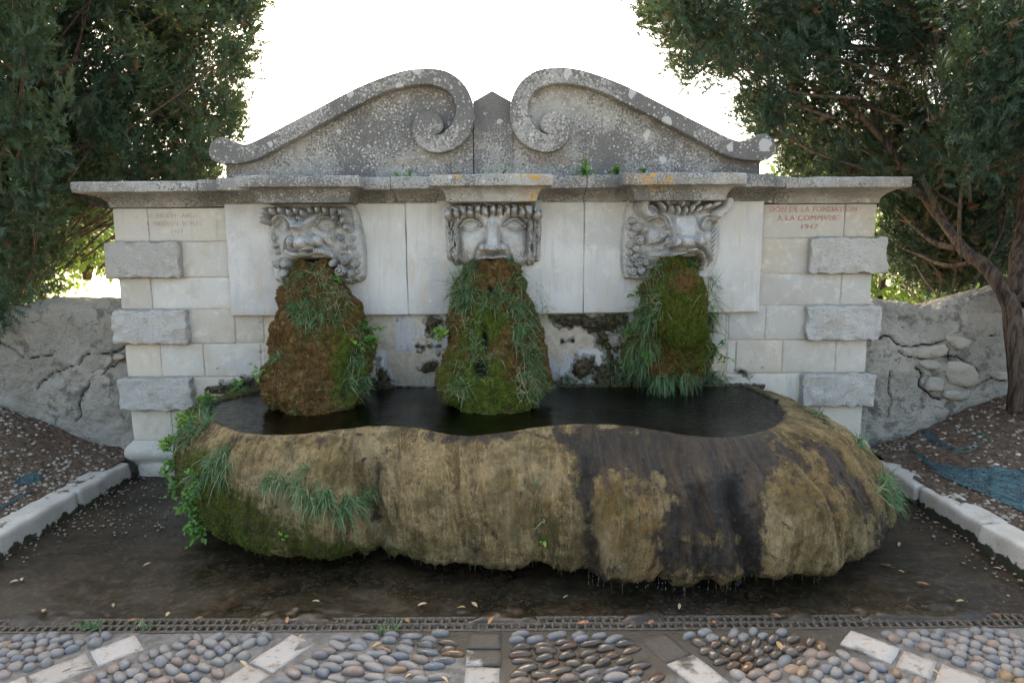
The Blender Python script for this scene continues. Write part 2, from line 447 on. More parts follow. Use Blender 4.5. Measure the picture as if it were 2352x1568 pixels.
def plain(name, col, rough=.7, spec=.3, var=None, sc=20, bump=0):
    n = NB(name); c = col
    if var: c = n.mix(n.ramp(n.noise(sc, 5, .65), .36, .64), col, var)
    if bump: n.bump(n.noise(sc * 2, 5, .65), bump, .01)
    return n.set(col=c, rough=rough, spec=spec)
def bark_mat():
    n = NB('cypress_bark'); v = n.scale(n.pos, 1, 1, .18)
    s = n.noise(38, 5, .65, vec=v, dist=.5)
    c = n.mix(n.ramp(s, .38, .62), (.025, .018, .014), (.09, .065, .048))
    n.bump(s, .9, .02)
    return n.set(col=c, rough=.95, spec=.12)
M['bark'] = bark_mat()
M['twig'] = plain('grey_twig', (.045, .032, .025), .9, .15, (.10, .075, .058), 30)
M['pebble'] = None
def pebble_mat():
    n = NB('river_pebble'); t = n.attr('tint')
    c = n.mix(t, (.15, .12, .09), (.36, .31, .235)); c = n.mix(n.ramp(t, .96, 1), c, (.52, .49, .43))
    return n.set(col=c, rough=.75, spec=.3)
M['pebble'] = pebble_mat()
M['litter'] = leafy('needle_litter', (.07, .04, .022), (.14, .08, .045), (.26, .18, .10), .05, .9)
def soil_mat():
    n = NB('soil_with_needles'); mid = n.noise(30, 6, .7); fine = n.noise(160, 4, .7)
    c = n.mix(n.ramp(mid, .38, .62), (.075, .053, .038), (.19, .13, .088)); c = n.mix(n.math('MULTIPLY', n.ramp(fine, .52, .66), .6), c, (.27, .205, .15))
    n.bump(n.math('ADD', mid, fine), .9, .02)
    return n.set(col=c, rough=.95, spec=.1)
M['soil'] = soil_mat()
def court_mat():
    n = NB('wet_silty_concrete')
    big = n.noise(1.3, 5, .6, vec=n.distort(.4, 1.5)); mid = n.noise(14, 6, .68); fine = n.noise(120, 4, .7)
    sx = n.noise(3.2, 5, .65, vec=n.scale(n.pos, .45, 1.6, 1), dist=.5)
    c = n.mix(n.ramp(sx, .35, .66), (.008, .0058, .003), (.032, .023, .012))
    c = n.mix(n.math('MULTIPLY', n.ramp(mid, .52, .7), .7), c, (.05, .038, .022))
    c = n.mix(n.math('MULTIPLY', n.ramp(n.noise(5, 5, .7), .55, .66), .7), c, (.05, .024, .012))
    c = n.mix(n.math('MULTIPLY', n.ramp(fine, .68, .74), .8), c, (.20, .16, .10))
    c = n.mix(n.math('MULTIPLY', n.ramp(n.noise(42, 6, .75), .5, .62), .6), c, (.068, .052, .032))
    c = n.mix(n.math('MULTIPLY', n.ramp(n.noise(9, 6, .7), .5, .38), .7), c, (.014, .011, .007))
    ro = n.math('ADD', n.ramp(big, .40, .62, .10, .42), n.math('MULTIPLY', mid, .3))
    n.bump(n.math('ADD', n.math('MULTIPLY', mid, .7), n.math('MULTIPLY', fine, .25)), .3, .008)
    return n.set(col=c, rough=ro, spec=.32)
M['court'] = court_mat()
def mortar_mat():
    n = NB('cobble_mortar'); mid = n.noise(22, 6, .68)
    wet = n.ramp(n.math('ADD', n.attr('wet'), n.math('MULTIPLY', n.math('SUBTRACT', n.noise(3.5, 4), .5), 1.1)), .35, .65)
    c = n.mix(n.ramp(mid, .38, .62), (.085, .078, .068), (.15, .138, .12)); c = n.mix(wet, c, n.mix(mid, (.03, .026, .02), (.065, .055, .042)))
    n.bump(mid, .6, .01)
    return n.set(col=c, rough=n.ramp(wet, 0, 1, .92, .45), spec=.3)
M['mortar'] = mortar_mat()
def cobble_mat():
    n = NB('river_cobble'); r = n.rnd(); oc = n.objc()
    tc = n.nd('ObjectInfo').outputs['Color']; sp = n.nd('SeparateColor'); n.put(sp.inputs[0], tc)      # red channel: how wet this cobble lies
    wv = sp.outputs[0]
    c = n.mix(n.ramp(r, 0, .35), (.125, .12, .113), (.17, .155, .135)); c = n.mix(n.ramp(r, .5, .62), c, (.165, .12, .09)); c = n.mix(n.ramp(r, .74, .8), c, (.105, .108, .112)); c = n.mix(n.ramp(r, .94, .97), c, (.19, .115, .055))
    mid = n.noise(30, 5, .65); vein = n.noise(60, 4, .7)
    c = n.mix(n.math('MULTIPLY', n.ramp(mid, .5, .68), .5), c, (.24, .22, .195))
    c = n.mix(n.math('MULTIPLY', n.ramp(vein, .58, .7), .35), c, (.13, .115, .10))
    wet = n.ramp(n.math('ADD', wv, n.math('MULTIPLY', n.math('SUBTRACT', n.noise(16, 4), .5), .8)), .4, .65)
    c = n.mix(wet, c, n.mix(1.0, c, (.50, .40, .30), 'MULTIPLY'))
    n.bump(n.math('ADD', mid, vein), .15, .006)
    return n.set(col=c, rough=n.ramp(wet, 0, 1, .62, .16), spec=.45)
M['cobble'] = cobble_mat()
def slab_mat():
    n = NB('paving_limestone'); r = n.rnd(); mid = n.noise(28, 6, .7); fine = n.noise(110, 4, .7)
    tc = n.nd('ObjectInfo').outputs['Color']; sp = n.nd('SeparateColor'); n.put(sp.inputs[0], tc)
    c = n.mix(r, (.30, .275, .24), (.37, .34, .30)); c = n.mix(n.math('MULTIPLY', n.ramp(mid, .54, .66), .8), c, (.17, .135, .095))
    wet = n.ramp(n.math('ADD', sp.outputs[0], n.math('MULTIPLY', n.math('SUBTRACT', n.noise(7, 4), .5), 1.4)), .42, .6)
    c = n.mix(n.math('MULTIPLY', wet, .9), c, n.mix(mid, (.03, .024, .017), (.07, .055, .037)))
    n.bump(n.math('ADD', n.math('MULTIPLY', mid, 1.4), fine), .7, .01)
    return n.set(col=c, rough=n.ramp(wet, 0, 1, .9, .5), spec=.3)
M['slab'] = slab_mat()
M['iron'] = plain('rusted_wet_iron', (.035, .03, .023), .42, .4, (.11, .088, .06), 60, .5)
def water_mat():
    n = NB('still_dark_water')
    wv = n.noise(26, 3, .5, vec=n.scale(n.pos, .5, 1.5, 1), dist=.6)
    n.bump(n.math('MULTIPLY', wv, n.attr('ripple')), 1.0, .04)
    return n.set(col=(.55, .60, .50), rough=.03, trans=1.0, ior=1.333)
M['water'] = water_mat()
M['drip'] = plain('falling_water', (.75, .78, .8), .05, .6)
M['drip'].node_tree.nodes['Principled BSDF'].inputs['Transmission Weight'].default_value = .75
M['drip'].node_tree.nodes['Principled BSDF'].inputs['IOR'].default_value = 1.333
def net_mat():
    n = NB('teal_shade_net')
    uv = n.nd('CombineXYZ'); n.put(uv.inputs[0], n.attr('nu')); n.put(uv.inputs[1], n.attr('nv'))
    fold = n.noise(9, 5, .65, vec=n.scale(uv.outputs[0], 1, 3, 1), dist=.8)
    c = n.mix(n.ramp(fold, .36, .62), (.03, .062, .068), (.085, .15, .155)); c = n.mix(n.math('MULTIPLY', n.ramp(fold, .60, .70), .7), c, (.035, .24, .21))
    c = n.mix(n.math('MULTIPLY', n.ramp(n.noise(40, 4, .7), .56, .66), .6), c, (.16, .11, .075))
    n.bump(fold, .8, .02)
    hole = n.ramp(n.noise(120, 3, .6), .52, .60)
    return n.set(col=c, rough=.75, spec=.25, alpha=n.math('SUBTRACT', 1.0, n.math('MULTIPLY', hole, .75)))
M['net'] = net_mat()
M['cord'] = plain('teal_cord', (.02, .22, .19), .6, .3)
M['dryleaf'] = plain('dry_leaf', (.26, .17, .07), .7, .3, (.38, .29, .17), 25)
M['brownleaf'] = plain('brown_leaf', (.20, .075, .03), .7, .3, (.30, .15, .06), 25)
M['redpaint'] = plain('faded_red_lettering', (.40, .17, .125), .9, .15, (.48, .30, .24), 40)
M['palepaint'] = plain('washed_out_red_lettering', (.42, .28, .23), .9, .15, (.47, .38, .32), 30)
M['greyletter'] = plain('worn_cut_lettering', (.25, .17, .13), .9, .15, (.33, .27, .22), 40)
M['field'] = plain('sunlit_dry_ground', (.42, .35, .23), .95, .1, (.34, .31, .17), 1.3)
M['gravel'] = plain('pale_gravel_ground', (.22, .20, .165), .95, .1, (.28, .255, .215), 2.0)
M['petal'] = plain('pink_petal', (.55, .22, .28), .6, .2)
M['basinfloor'] = plain('silted_basin_floor', (.07, .06, .036), .9, .1, (.14, .115, .07), 6)
M['jointmortar'] = plain('joint_mortar', (.38, .325, .245), .95, .1, (.46, .41, .33), 25, .5)
# ------------------------------------------------------------------ the setting: ground, court, beds, kerbs, paving, drain
YW = 4.65                      # face of the dressed wall
XL, XR = -2.66, 2.69           # its two ends
KL, KR = -2.64, 2.70           # inner edges of the kerbs
def sheet(name, x0, x1, y0, y1, z, mat, nx=2, ny=2, hf=None, attrs=None):
    X, Y = np.meshgrid(np.linspace(x0, x1, nx), np.linspace(y0, y1, ny), indexing='ij')
    V = np.stack([X, Y, np.full_like(X, z)], -1).reshape(-1, 3)
    if hf is not None: V[:, 2] += hf(V)
    o = make(name, V, grid_faces(nx, ny), mat, attrs={k: f(V) for k, f in (attrs or {}).items()})
    tag(o, kind='structure')
    return o, V
sheet('ground', -600, 600, -600, 900, -.06, M['gravel'])
# terrain that the wall retains, rising gently behind it
def back_h(V): return .5 * sstep(4.8, 5.6, V[:, 1]) + .012 * np.clip(V[:, 1] - 8, 0, 60) + .03 * fbm(V, .8, 3, 5)
sheet('terrain', -60, 60, 4.78, 120, -.02, M['field'], 80, 160, back_h)
def court_h(V): return .006 * fbm(V, 2.2, 4, 3) - .018 * sstep(3.2, 2.8, V[:, 1])
DR0, DR1 = 2.665, 2.775        # the drain channel
sheet('court', KL - .02, KR + .02, DR1 + .004, YW + .1, -.005, M['court'], 240, 90, court_h)

def bed_h(V, side):
    x, y = V[:, 0], V[:, 1]
    d = np.abs(x) - 2.75
    z = .125 + .13 * sstep(.0, 1.6, d) + .36 * sstep(3.5, 4.75, y) * sstep(-.25, 1.35, d)
    return z + .018 * fbm(V, 3.5, 4, 9 + side) + .006 * fbm(V, 22, 2, 19)
bedsV = []
for side, (a, b) in enumerate(((-7.5, KL - .05), (KR + .05, 7.5))):
    o, V = sheet('planting_bed', a, b, 1.2, 4.98, 0, M['soil'], 160, 130, lambda V, s=side: bed_h(V, s))
    bedsV.append((V, grid_faces(160, 130)))
bed_bvh = [bvh_of(*x) for x in bedsV]

# kerb stones: a row each side, rounded and worn, built one by one
def rounded_box(nx, ny, nz, sx, sy, sz, r, seed=0, amp=.004, nsc=14):
    """box from 0..s, rounded by r and roughened; grid on six sides welded by construction"""
    bm = bmesh.new()
    bmesh.ops.create_cube(bm, size=1)
    for ax, n, sz_ in ((0, nx, sx), (1, ny, sy), (2, nz, sz)):
        e = min(r / sz_, .4)
        for q in sorted({-.5 + e * .35, -.5 + e, *(-.5 + k / n for k in range(1, n) if e * 1.3 < k / n < 1 - e * 1.3), .5 - e, .5 - e * .35}):
            co = Vector((0, 0, 0)); co[ax] = q
            no = Vector((0, 0, 0)); no[ax] = 1
            bmesh.ops.bisect_plane(bm, geom=bm.verts[:] + bm.edges[:] + bm.faces[:], plane_co=co, plane_no=no)
    bm.verts.ensure_lookup_table()
    V = np.array([v.co[:] for v in bm.verts]); F = [[v.index for v in f.verts] for f in bm.faces]
    bm.free()
    S = np.array([sx, sy, sz]); p = V * S
    core = np.clip(p, -(S / 2 - r), S / 2 - r); d = p - core
    L = np.linalg.norm(d, axis=1, keepdims=True); p = np.where(L > 1e-6, core + d / np.maximum(L, 1e-6) * np.minimum(L, r), p)
    p = p + S / 2
    return p, F
def faces_of(F):
    by = {}
    for f in F: by.setdefault(len(f), []).append(f)
    return [np.array(x) for x in by.values()]
def stone_block(name, x0, x1, y0, y1, z0, z1, mat, parent, r=.012, amp=.004, nsc=14, div=None, attrs=None, seed=0):
    sx, sy, sz = x1 - x0, y1 - y0, z1 - z0
    div = div or (max(2, int(sx / .06)), 2, max(2, int(sz / .06)))
    p, F = rounded_box(*div, sx, sy, sz, r)
    # extra rows near the edges come from the rounding itself
    p += np.array([x0, y0, z0])
    p += amp * np.stack([fbm(p + 3.1, nsc, 3, seed), fbm(p + 9.7, nsc, 3, seed + 5), fbm(p + 5.5, nsc, 3, seed + 9)], -1)
    return make(name, p, faces_of(F), mat, parent, {k: f(p) for k, f in (attrs or {}).items()})
for side, (sx, x0, x1) in enumerate(((-1, KL - .17, KL), (1, KR, KR + .17))):
    root = empty('kerb', ((x0 + x1) / 2, 3.4, 0)); tag(root, kind='structure')
    ys = [1.3, 2.06, 2.72, 3.42 if side else 3.30, 3.98, 4.56 if side == 0 else 4.50]
    for k in range(len(ys) - 1):
        dx = .012 * math.sin(k * 2.3 + side)
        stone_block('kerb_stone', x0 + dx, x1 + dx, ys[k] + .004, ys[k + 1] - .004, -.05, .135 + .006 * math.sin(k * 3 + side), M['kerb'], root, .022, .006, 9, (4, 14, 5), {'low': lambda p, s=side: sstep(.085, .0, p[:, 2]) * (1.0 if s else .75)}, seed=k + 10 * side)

# paving: mortar bed, slab strips that fan out from the fountain, cobbles set on edge
FC = np.array([0.0, 4.05])
def wetness(x, y):
    """how far the overflow wets the paving"""
    return np.clip(sstep(2.25, 2.68, y) * .95 * sstep(-1.1, .0, x) * sstep(2.4, 1.2, x) + .55 * sstep(-.3, .25, x) * sstep(1.5, .8, x) * sstep(1.9, 2.4, y), 0, 1.2)
pv, _ = sheet('paving', -5.0, 5.0, .2, DR0 - .012, -.014, M['mortar'], 160, 60, lambda V: .004 * fbm(V, 9, 3, 2), {'wet': lambda V: wetness(V[:, 0], V[:, 1])})
angs = [math.radians(a) for a in (-60.5, -45.2, -28.2, 0.2, 26.6, 46.6, 59.5)]
slab_me = []
for k in range(5):
    p, F = rounded_box(6, 5, 2, 1, 1, .07, .012)
    p = p - np.array([.5, .5, 0])
    p[:, :2] += .018 * np.stack([fbm(p + k, 3, 3, k), fbm(p + k + 8, 3, 3, k + 3)], -1)
    p[:, 2] += .003 * fbm(p, 9, 3, k) * (p[:, 2] > .03)
    slab_me.append(raw_mesh('paving_slab', p, faces_of(F), M['slab']))
for ai, a in enumerate(angs):
    d = np.array([math.sin(a), -math.cos(a)])
    r = (FC[1] - DR0 + .022 + .074 * abs(math.sin(a))) / math.cos(a)
    first = True
    while r < 4.2:
        L = random.uniform(.13, .25) if ai != 3 else random.uniform(.105, .135)
        c = FC + d * (r + L / 2)
        if abs(c[0]) < 3.2 and c[1] > .8:
            wgt = 1.0
            o = link('paving_slab', random.choice(slab_me), pv, (c[0], c[1], -.078 + random.uniform(-.003, .003)))
            o.rotation_euler = (random.uniform(-.008, .008), random.uniform(-.008, .008), a + random.uniform(-.03, .03))
            o.scale = (.142 + random.uniform(-.008, .008), L - .012, 1)
            o.color = (float(wetness(c[0], c[1])) * .72, 0, 0, 1)
        r += L; first = False
cob_me = []
for k in range(7):
    bm = bmesh.new(); bmesh.ops.create_uvsphere(bm, u_segments=12, v_segments=7, radius=1)
    V = np.array([v.co[:] for v in bm.verts]); F = [[v.index for v in f.verts] for f in bm.faces]; bm.free()
    V = np.sign(V) * np.abs(V) ** .88
    V *= (1 + .13 * fbm(V + k * 3.7, 1.1, 3, k))[:, None]
    V[:, 0] += .10 * V[:, 1] ** 2 * (1 if k % 2 else -1)
    cob_me.append(raw_mesh('cobble', V, faces_of(F), M['cobble']))
cobs = []
edges = [math.radians(-74)] + angs + [math.radians(74)]
r = 1.30
while r < 3.6:
    for i in range(len(edges) - 1):
        a0, a1 = edges[i], edges[i + 1]
        m0, m1 = (.092 / r if 0 < i else 0), (.092 / r if i < len(edges) - 2 else 0)
        outer = i in (0, 1, 5, 6, 2)
        a = a0 + m0 + random.uniform(0, .03) / r
        while True:
            L = random.uniform(.055, .085) if i in (2, 5) else (random.uniform(.042, .064) if i in (0, 1, 6, 7) else random.uniform(.068, .105))
            if a + L / r > a1 - m1 + .014 / r: break
            am = a + L / r / 2
            rr = r + random.uniform(-.012, .012)
            c = FC + rr * np.array([math.sin(am), -math.cos(am)])
            if c[1] < DR0 - .035 and c[1] > 1.2 and abs(c[0]) < 3.0:
                cobs.append((c[0], c[1], am, L, i))
            a += L / r + random.uniform(.001, .009) / r
    r += .0455
def vis_rank(c):
    u, v, z = proj(np.array([[c[0], c[1], 0]]))
    return (0 if -40 < u[0] < PW + 40 and v[0] < PH + 30 else 1, z[0])
cobs.sort(key=vis_rank)
rest = Bag()
n_ind = 0
for (x, y, am, L, i) in cobs:
    rad = i in (0, 1, 6, 7) or (i in (2, 5) and random.random() < .25)
    wdt = random.uniform(.036, .048) if not rad else random.uniform(.044, .058)
    rz = am + random.uniform(-.28, .28) + (PI / 2 + random.uniform(-.3, .3) if rad and random.random() < .55 else 0)
    h = random.uniform(.017, .025)
    me = random.choice(cob_me)
    if n_ind < 300 and vis_rank((x, y))[0] == 0:
        o = link('cobble', me, pv, (x, y, -.013))
        o.scale = (L / 2, wdt / 2, h); o.rotation_euler = (random.uniform(-.2, .2), random.uniform(-.15, .15), rz)
        wv = float(wetness(x, y)) * random.uniform(.75, 1.15)
        o.color = (wv, 0, 0, 1); n_ind += 1
    elif y > 1.4:
        V = np.array([v.co[:] for v in me.vertices]) * np.array([L / 2, wdt / 2, h])
        c_, s_ = math.cos(rz), math.sin(rz)
        V = np.stack([V[:, 0] * c_ - V[:, 1] * s_ + x, V[:, 0] * s_ + V[:, 1] * c_ + y, V[:, 2] - .013], -1)
        F = [list(p.vertices) for p in me.polygons]
        rest.V.append(V); rest.F.extend([f + rest.n for f in faces_of(F)]); rest.n += len(V)
if rest.n:
    o = rest.build('cobble_field', M['cobble'], pv); o['kind'] = 'stuff'; o.color = (0, 0, 0, 1)

# the drain: channel, frame rails and every bar of the grating
dr = empty('drain_grating', (0, (DR0 + DR1) / 2, 0))
tag(dr, 'long rusty iron drain grating between the wet court and the cobbles', 'drain')
def simple_box(name, x0, x1, y0, y1, z0, z1, mat, parent):
    V = np.array([(x, y, z) for x in (x0, x1) for y in (y0, y1) for z in (z0, z1)], float)
    F = np.array([(0, 1, 3, 2), (4, 6, 7, 5), (0, 4, 5, 1), (2, 3, 7, 6), (0, 2, 6, 4), (1, 5, 7, 3)])
    return make(name, V, F, mat, parent, smooth=False)
dz = -.016
simple_box('channel', KL - .6, KR + .6, DR0 - .008, DR1 + .006, -.16, -.10, M['court'], dr)
simple_box('rail', KL - .6, KR + .6, DR0, DR0 + .014, -.10, dz, M['iron'], dr)
simple_box('rail', KL - .6, KR + .6, DR1 - .014, DR1, -.10, dz, M['iron'], dr)
simple_box('rail', KL - .6, KR + .6, (DR0 + DR1) / 2 - .006, (DR0 + DR1) / 2 + .006, -.10, dz, M['iron'], dr)
simple_box('channel_wall', KL - .6, KR + .6, DR0 - .011, DR0 - .0005, -.16, -.02, M['court'], dr)
simple_box('channel_wall', KL - .6, KR + .6, DR1 + .0005, DR1 + .012, -.16, -.02, M['court'], dr)
bp, bF = rounded_box(2, 2, 2, .0125, (DR1 - DR0) / 2 - .012, .024, .004)
bp = bp - np.array([.00625, ((DR1 - DR0) / 2 - .012) / 2, .024])
bar_me = raw_mesh('bar', bp, faces_of(bF), M['iron'])
x = KL - .05; k = 0
while x < KR + .05:
    for q in (0, 1):
        o = link('bar', bar_me, dr, (x + (.013 if q else 0), DR0 + (DR1 - DR0) * (.27 if q == 0 else .73), dz + .001 + random.uniform(-.002, .001)))
    x += .0365; k += 1
# silt that has filled parts of the grating
def silt_patch(x0, x1, seed):
    nx = max(10, int((x1 - x0) / .02)); ny = 12
    X, Y = np.meshgrid(np.linspace(x0, x1, nx), np.linspace(DR0 + .035, DR1 + .05, ny), indexing='ij')
    V = np.stack([X, Y, np.zeros_like(X)], -1).reshape(-1, 3)
    ex = np.minimum(V[:, 0] - x0, x1 - V[:, 0]); ey = V[:, 1] - DR0 - .035
    V[:, 2] = -.034 + .028 * sstep(0, .2, ex) * sstep(-.01, .05, ey) + .010 * fbm(V, 18, 3, seed)
    return V, grid_faces(nx, ny)
sb = Bag()
for k, (a, b) in enumerate(((-1.15, -.55), (-.2, .35), (.5, .95), (1.25, 1.6), (1.6, 2.4), (-2.3, -1.75))): sb.add(*silt_patch(a, b, k))
tag(sb.build('silt', M['court']), 'wet brown silt clogging stretches of the iron drain grating', 'silt', kind='stuff')
# ------------------------------------------------------------------ the fountain wall
FW_ = empty('fountain_wall', (0, YW, 0))
tag(FW_, 'limestone fountain wall with three carved masks and a scrolled pediment', 'fountain')
def zc(v): return P(1140, v, YW).z
def xw(u, v, Y=YW): return P(u, v, Y).x
# courses (heights measured on the left pier)
Zs = [P(300, v, YW).z for v in (478, 556, 638, 711, 790, 866, 940, 1012)]
ZT = Zs[0]
# core behind the facing so that no joint shows daylight
simple_box('wall_core', XL + .03, XR - .03, YW + .0045, YW + .40, -.05, ZT - .002, M['jointmortar'], FW_)
J = .0028
def blk(x0, x1, k, name='ashlar_block', mat='ashlar', yf=YW, r=.008, amp=.0025, nsc=16, seed=0, back=.30, z0=None, z1=None, div=None):
    z1 = Zs[k] if z1 is None else z1; z0 = Zs[k + 1] if z0 is None else z0
    return stone_block(name, x0 + J, x1 - J, yf, yf + back, z0 + J, z1 - J, M[mat], FW_, r, amp, nsc, div, seed=seed)
PXL, PXR = xw(528, 600), xw(1744, 600)      # ends of the mask panel
def Xl(u, k): return xw(u, (478, 556, 638, 711, 790, 866, 940, 1012)[k] + 35)
def Xr(u, k): return xw(u, (468, 546, 627, 702, 782, 857, 931, 1000)[k] + 35)
s = 0
mid = 0.0
lay = {  # left: joint columns per course; right: likewise
    0: ([340], [1940]), 1: ([410], [1862]), 2: ([348], [1932]), 3: ([427, 540], [1856, 1758]), 4: ([370, 468, 600], [1920, 1797, 1690]), 5: ([438, 560], [1843, 1720]), 6: ([395, 520], [1880])}
for k in range(7):
    L, Rr = lay[k]
    inL = PXL + .06 if k < 3 else xw(606, 750)
    inR = PXR - .06 if k < 3 else xw(1672, 750)
    xs = [XL] + [Xl(u, k) for u in L] + [inL]
    for i in range(len(xs) - 1):
        s += 1
        if i == 0 and k in (1, 3, 5): continue
        o = blk(xs[i], xs[i + 1], k, seed=s, yf=YW + .002 * math.sin(s * 2.1))
    xs = [XR] + [Xr(u, k) for u in Rr] + [inR]
    for i in range(len(xs) - 1):
        s += 1
        if i == 0 and k in (1, 3, 5): continue
        o = blk(xs[i + 1], xs[i], k, seed=s, yf=YW + .002 * math.sin(s * 1.7))
# projecting quoins, rough tooled
for k, (a, b, c, d) in {1: (238, 410, 1864, 2040), 3: (255, 428, 1856, 2026), 5: (271, 440, 1843, 2011)}.items():
    for (u0_, u1_) in ((a, b), (c, d)):
        s += 1
        v = (478, 556, 638, 711, 790, 866, 940)[k] + (35 if u0_ < 1000 else 26)
        yf = YW - .055
        x0, x1 = P(u0_, v, yf).x, P(u1_, v, yf).x
        stone_block('quoin', x0, x1, yf, YW + .30, Zs[k + 1] + .002, Zs[k] - .002, M['quoin'], FW_, .013, .012, 24, (22, 5, 11), seed=s)
# plinth mould and footing at both ends
def mould(name, x0, x1, yf, yb, prof, mat, parent, rough=.003, step=.05, left=True, right=True, seed=0, sk=1.0):
    """prof: (outset, z) from bottom to top; returns at both ends"""
    prof = np.array(prof, float)
    nx = max(2, int((x1 - x0) / step))
    ring = []
    for o, z in prof:
        ol, orr = (o * sk if left else 0), (o * sk if right else 0)
        xs = np.linspace(x0 - ol, x1 + orr, nx)
        row = [(x0 - ol, yb, z)] + [(x0 - ol, yb + (yf - o - yb) * t, z) for t in (.5, .9)] + [(x, yf - o, z) for x in xs] + [(x1 + orr, yb + (yf - o - yb) * t, z) for t in (.9, .5)] + [(x1 + orr, yb, z)]
        ring.append(row)
    V = np.array(ring)
    n, m = V.shape[:2]
    V = V.reshape(-1, 3)
    V += rough * np.stack([.6 * fbm(V + 1, 13, 3, seed), fbm(V + 2, 13, 3, seed + 1), .8 * fbm(V + 3, 13, 3, seed + 2)], -1)
    F = grid_faces(n, m)[:, ::-1]
    top = np.array([[(n - 1) * m + i, (n - 1) * m + i + 1, (n - 1) * m + m - 2 - i, (n - 1) * m + m - 1 - i] for i in range(m // 2 - 1)])
    bot = np.array([[i + 1, i, m - 1 - i, m - 2 - i] for i in range(m // 2 - 1)])
    me = raw_mesh(name, V, [F, top, bot], mat)
    me.set_sharp_from_angle(angle=math.radians(38))
    return link(name, me, parent)
zp0, zp1 = P(320, 1060, YW).z, Zs[7]
prof = [(.0, zp0 - .02)] + [(.0 + .045 * math.sin(t * PI) ** .8 + .004, zp0 + (zp1 - zp0) * t) for t in np.linspace(0, 1, 9)] + [(.002, zp1 + .003)]
mould('plinth_moulding', XL + .005, xw(480, 1040), YW, YW + .3, prof, M['ashlar'], FW_, right=False, seed=3)
mould('plinth_moulding', xw(1700, 1000), XR - .005, YW, YW + .3, prof, M['ashlar'], FW_, left=False, seed=4)
stone_block('footing', XL + .02, xw(500, 1070), YW - .02, YW + .3, -.06, zp0 - .004, M['kerb'], FW_, .02, .014, 11, (14, 3, 4), {'low': lambda p: np.zeros(len(p))}, 5)
stone_block('footing', xw(1700, 1070), XR - .02, YW - .02, YW + .3, -.06, zp0 - .004, M['kerb'], FW_, .02, .014, 11, (14, 3, 4), {'low': lambda p: np.zeros(len(p))}, 6)
# mask panels: three tall slabs, proud of the wall below
YP = YW - .05
ZPB = P(1140, 722, YP).z
jx = [PXL, xw(934, 600, YP), xw(1341, 600, YP), PXR]
for k in range(3):
    stone_block('panel_slab', jx[k] + .0015, jx[k + 1] - .0015, YP + .001 * k, YW + .3, ZPB + .002 * k, ZT + .02, M['panel'], FW_, .010, .003, 7, (20, 3, 12), seed=60 + k)
# the wall between panel and water: large stained slabs
lx = [xw(606, 750), xw(905, 750), xw(1130, 750), xw(1440, 750), xw(1672, 750)]
for k in range(4):
    zj = P(1140, 800 + 6 * (k % 2), YW).z
    for q, (za, zb) in enumerate(((.30, zj), (zj, ZPB + .03))):
        stone_block('wall_slab', lx[k] + .003, lx[k + 1] - .003, YW + .004 + .004 * ((k + q) % 2), YW + .3, za + .003, zb - .003, M['lower'], FW_, .008, .004, 10, (14, 3, 8), seed=80 + 2 * k + q)

# cornice: fascia over a cavetto, broken forward over the masks
def corn_prof(zb, zm, zt, out, back=0.0, n=9):
    pr = [(0, zb - .012), (.012, zb - .010), (.014, zb)]
    for t in np.linspace(0, 1, n):                      # cavetto: hollow quarter
        a = t * PI / 2
        pr.append((.014 + (out - .034) * (1 - math.cos(a)) , zb + (zm - zb) * math.sin(a)))
    pr += [(out - .008, zm + .001), (out - .002, zm + .004), (out, zm + .010)]
    pr += [(out, zm + (zt - zm) * t) for t in (.5, .86)] + [(out - .004, zt - .003), (out - .012, zt)]
    return pr
CO = .215
yfc = YW - CO
zb = P(1140, 468, YW).z
zm = P(1140, 436, yfc).z; zt = P(1140, 411, yfc).z
mould('cornice_block', XL + .0, xw(453, 430, yfc), YW, YW + .42, corn_prof(zb, zm, zt, CO), M['cornice'], FW_, .004, right=False, seed=1, sk=.60)
mould('cornice_block', xw(453, 430, yfc) + .004, PXL + .05, YW, YW + .42, corn_prof(zb + .002, zm + .002, zt + .008, CO + .004), M['cornice'], FW_, .004, left=False, right=False, seed=2)
CO2 = CO + .03
zb2, zm2, zt2 = zb, zm + .004, zt + .016
for k, (a, b) in enumerate(((PXL + .052, xw(898, 430, yfc)), (xw(898, 430, yfc) + .004, xw(1346, 430, yfc)), (xw(1346, 430, yfc) + .005, PXR - .02))):
    mould('cornice_block', a, b, YW - .02, YW + .42, corn_prof(zb2, zm2 + .001 * k, zt2 + .002 * k, CO2 - .02), M['cornice'], FW_, .004, left=False, right=False, seed=11 + k)
mould('cornice_block', PXR - .016, xw(1804, 425, yfc), YW, YW + .42, corn_prof(zb + .001, zm + .001, zt + .008, CO + .003), M['cornice'], FW_, .004, left=False, right=False, seed=21)
mould('cornice_block', xw(1804, 425, yfc) + .004, XR, YW, YW + .42, corn_prof(zb, zm, zt, CO), M['cornice'], FW_, .003, left=False, seed=22, sk=.46)
MASK_X = [P(713, 560, YP - .12).x, P(1132, 560, YP - .12).x, P(1562, 560, YP - .12).x]
yfa = YW - .40
za_t, za_m, za_b = P(1130, 400, yfa).z, P(1130, 427, yfa).z, P(1130, 459, yfa + .11).z
half = .5 * (P(1270, 415, yfa).x - P(986, 415, yfa).x)
for k, cx in enumerate(MASK_X):
    cxx = .5 * (P((543, 986, 1427)[k], 415, yfa).x + P((823, 1270, 1720)[k], 415, yfa).x)
    ao = .11
    mould('abacus', cxx - half + ao, cxx + half - ao, yfa + ao + .0, YW + .20, corn_prof(za_b - .0, za_m, za_t + .001 * k, ao), M['abacus'], FW_, .004, .03, seed=31 + k)

